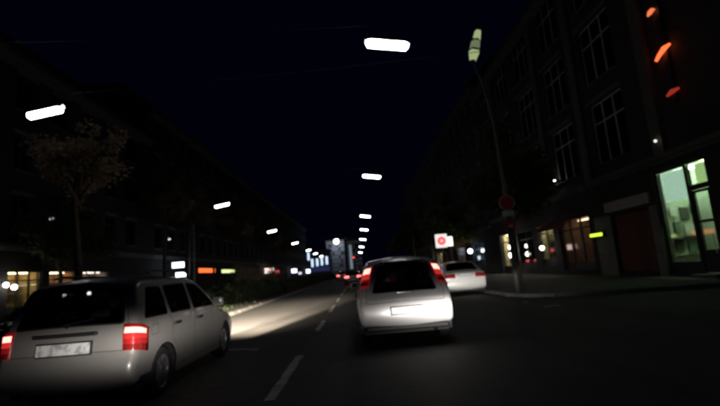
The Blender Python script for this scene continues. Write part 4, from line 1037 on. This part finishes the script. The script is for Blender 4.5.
# --- white saloon at the kerb
def sedan_spec(p, tailm, headm=lens_clear):
    return dict(L=4.5, W=.89, belt=.92, roof=1.43, tumble=.25, r=.085, bow=.05, paint=p, rear=(1.2, .08), front=(1.2, .13),
    outline=[(.18, .24), (.06, .30), (.0, .42), (.0, .56), (.03, .66), (.04, .80), (.07, .93), (.14, .99), (.35, 1.01), (.6, 1.03), (.95, 1.22), (1.3, 1.38), (1.6, 1.425), (2.2, 1.43), (2.6, 1.37), (3.0, 1.14), (3.3, .96), (3.7, .89), (4.1, .79), (4.38, .66), (4.47, .5), (4.45, .34), (4.36, .22)],
    arches=[(.95, .31, .355), (3.62, .31, .355)], sill=.21, wheel_r=.315,
    side=[("window_rear", [(1.05, .965), (1.95, .96), (1.95, 1.30), (1.42, 1.305)]), ("window_front", [(2.03, .96), (3.08, .945), (2.58, 1.26), (2.03, 1.305)]),
          ("door_rear", [(1.32, .94), (1.45, 1.325), (1.98, 1.335), (1.98, .32), (1.38, .32)]), ("door_front", [(2.0, .32), (2.0, 1.335), (2.56, 1.29), (3.12, .94), (3.12, .5), (3.05, .32)])],
    handles={"door_rear": (1.5, .84), "door_front": (2.18, .83)},
    ribbon=[("rear_window", [(-.88, .66, 1.07), (.88, .66, 1.07), (.86, 1.24, 1.35), (-.86, 1.24, 1.35)]), ("boot_lid", [(-.86, .04, .70), (.86, .04, .70), (.9, .60, 1.025), (-.9, .60, 1.025)]),
            ("windscreen", [(-.95, 2.60, 1.37), (.95, 2.60, 1.37), (.97, 3.25, .99), (-.97, 3.25, .99)]), ("bonnet", [(-.95, 3.34, .95), (.95, 3.34, .95), (.9, 4.3, .7), (-.9, 4.3, .7)])],
    bumper_rear=(.035, .68), bumper_front=(4.36, .68),
    tail=[(.56, 2.6, (.04, .76), (.075, .935), tailm, .01)], head=[(.55, 2.4, (4.2, .75), (4.42, .6), headm, .006)],
    plate=(.04, .84, .27, .055, plate_white), plate_on="boot_lid", mirror=(2.95, .98), seats=(1.95, 1.05), dash=2.9)
build_car("white_saloon", "white saloon car standing at the kerb right of the van", sedan_spec(white_p, lens_red_off), (4.42, 18.0, 0), R(-3))
build_car("parked_car", "dark blue saloon parked just beyond the white one", sedan_spec(dark_p, lens_red_off), (4.5, 24.3, 0), 0, "cars parked along the right kerb")
g3 = dict(hatch); g3["paint"] = grey_p; g3["tail"] = [(.80, 2.62, (.06, .69), (.125, .985), lens_red_off, .012)]; g3["plate"] = (.07, .80, .26, .055, plate_white)
build_car("parked_car", "dark grey hatchback parked farther up the right kerb behind the van roof", g3, (4.5, 30.4, 0), 0, "cars parked along the right kerb", 1)
build_car("saloon_car", "white saloon car just ahead of the van, seen through the van windows", sedan_spec(white_p, lens_red_glow), (1.02, 21.0, 0), 0)
far_lit = emit("far_tail_lit", (1.0, 0.10, 0.10), 7.0)
build_car("saloon_car", "distant saloon with bright red rear lamps left of the van", sedan_spec(grey_p, far_lit), (-.55, 44, 0), 0, "cars with red lamps ahead", 1)
build_car("saloon_car", "farther pale saloon in the left lane with red rear lamps", sedan_spec(white_p, far_lit), (-2.7, 72, 0), 0, "cars with red lamps ahead", 1)

# ------------------------------------------------------------------ vehicle headlamps (real beams)
def beam(name, loc, yaw, pitch, power, colr, hs, vs, cut, size=150, soft=.012, cutx=None, leak=.1):
    """spot lamp shaped like a dipped headlamp: gaussian spread sideways, sharp upper cut-off"""
    d = bpy.data.lights.new(name, 'SPOT'); d.energy = power; d.color = colr; d.spot_size = R(size); d.spot_blend = .3; d.shadow_soft_size = .06
    d.use_nodes = True; nt = d.node_tree; em = nt.nodes["Emission"]
    tc = nt.nodes.new("ShaderNodeTexCoord"); sx = nt.nodes.new("ShaderNodeSeparateXYZ"); nt.links.new(tc.outputs["Normal"], sx.inputs[0])
    def M(op, a, b=None):
        n = nt.nodes.new("ShaderNodeMath"); n.operation = op
        for i, q in enumerate((a, b)):
            if q is None: continue
            if isinstance(q, (int, float)): n.inputs[i].default_value = q
            else: nt.links.new(q, n.inputs[i])
        return n.outputs[0]
    az = M('ABSOLUTE', sx.outputs[2]); az = M('MAXIMUM', az, .05)
    h = M('DIVIDE', sx.outputs[0], az); v = M('DIVIDE', sx.outputs[1], az)
    gh = M('EXPONENT', M('MULTIPLY', M('POWER', M('DIVIDE', h, hs), 2.0), -1.0))
    gv = M('EXPONENT', M('MULTIPLY', M('POWER', M('DIVIDE', v, vs), 2.0), -1.0))
    mr = nt.nodes.new("ShaderNodeMapRange"); mr.interpolation_type = 'SMOOTHSTEP'; nt.links.new(v, mr.inputs[0])
    mr.inputs[1].default_value = cut-soft; mr.inputs[2].default_value = cut+soft; mr.inputs[3].default_value = 1.0; mr.inputs[4].default_value = leak
    r = M('MULTIPLY', M('MULTIPLY', gh, gv), mr.outputs[0])
    if cutx is not None:
        m2 = nt.nodes.new("ShaderNodeMapRange"); m2.interpolation_type = 'SMOOTHSTEP'; nt.links.new(h, m2.inputs[0])
        m2.inputs[1].default_value = cutx-.05; m2.inputs[2].default_value = cutx+.05; m2.inputs[3].default_value = 1.0; m2.inputs[4].default_value = 0.06
        r = M('MULTIPLY', r, m2.outputs[0])
    nt.links.new(r, em.inputs["Strength"])
    o = bpy.data.objects.new(name, d); col.objects.link(o); o.location = loc
    o.rotation_euler = (R(90+pitch), 0, R(-yaw)); return o
WARM = (1.0, 0.95, 0.90)
beam("headlamp_beam", (.75, 1.15, .66), 10.0, 0.0, 11500, WARM, .16, .042, .014, leak=.10)
beam("headlamp_beam", (-.45, 1.15, .66), -20.0, 1.0, 2200, WARM, .28, .05, .065, soft=.035, leak=.04)
for x in (-3.81, -2.86): beam("headlamp_beam", (x, 9.08, .64), -2.0, -1.8, 56000, (1.0, .84, .64), .42, .17, -.008, cutx=.23, leak=.005)
for x in (.24, 1.34): beam("headlamp_beam", (x, 11.6, .62), 0.0, 0.0, 350, WARM, .3, .08, .03, soft=.02, leak=.06)
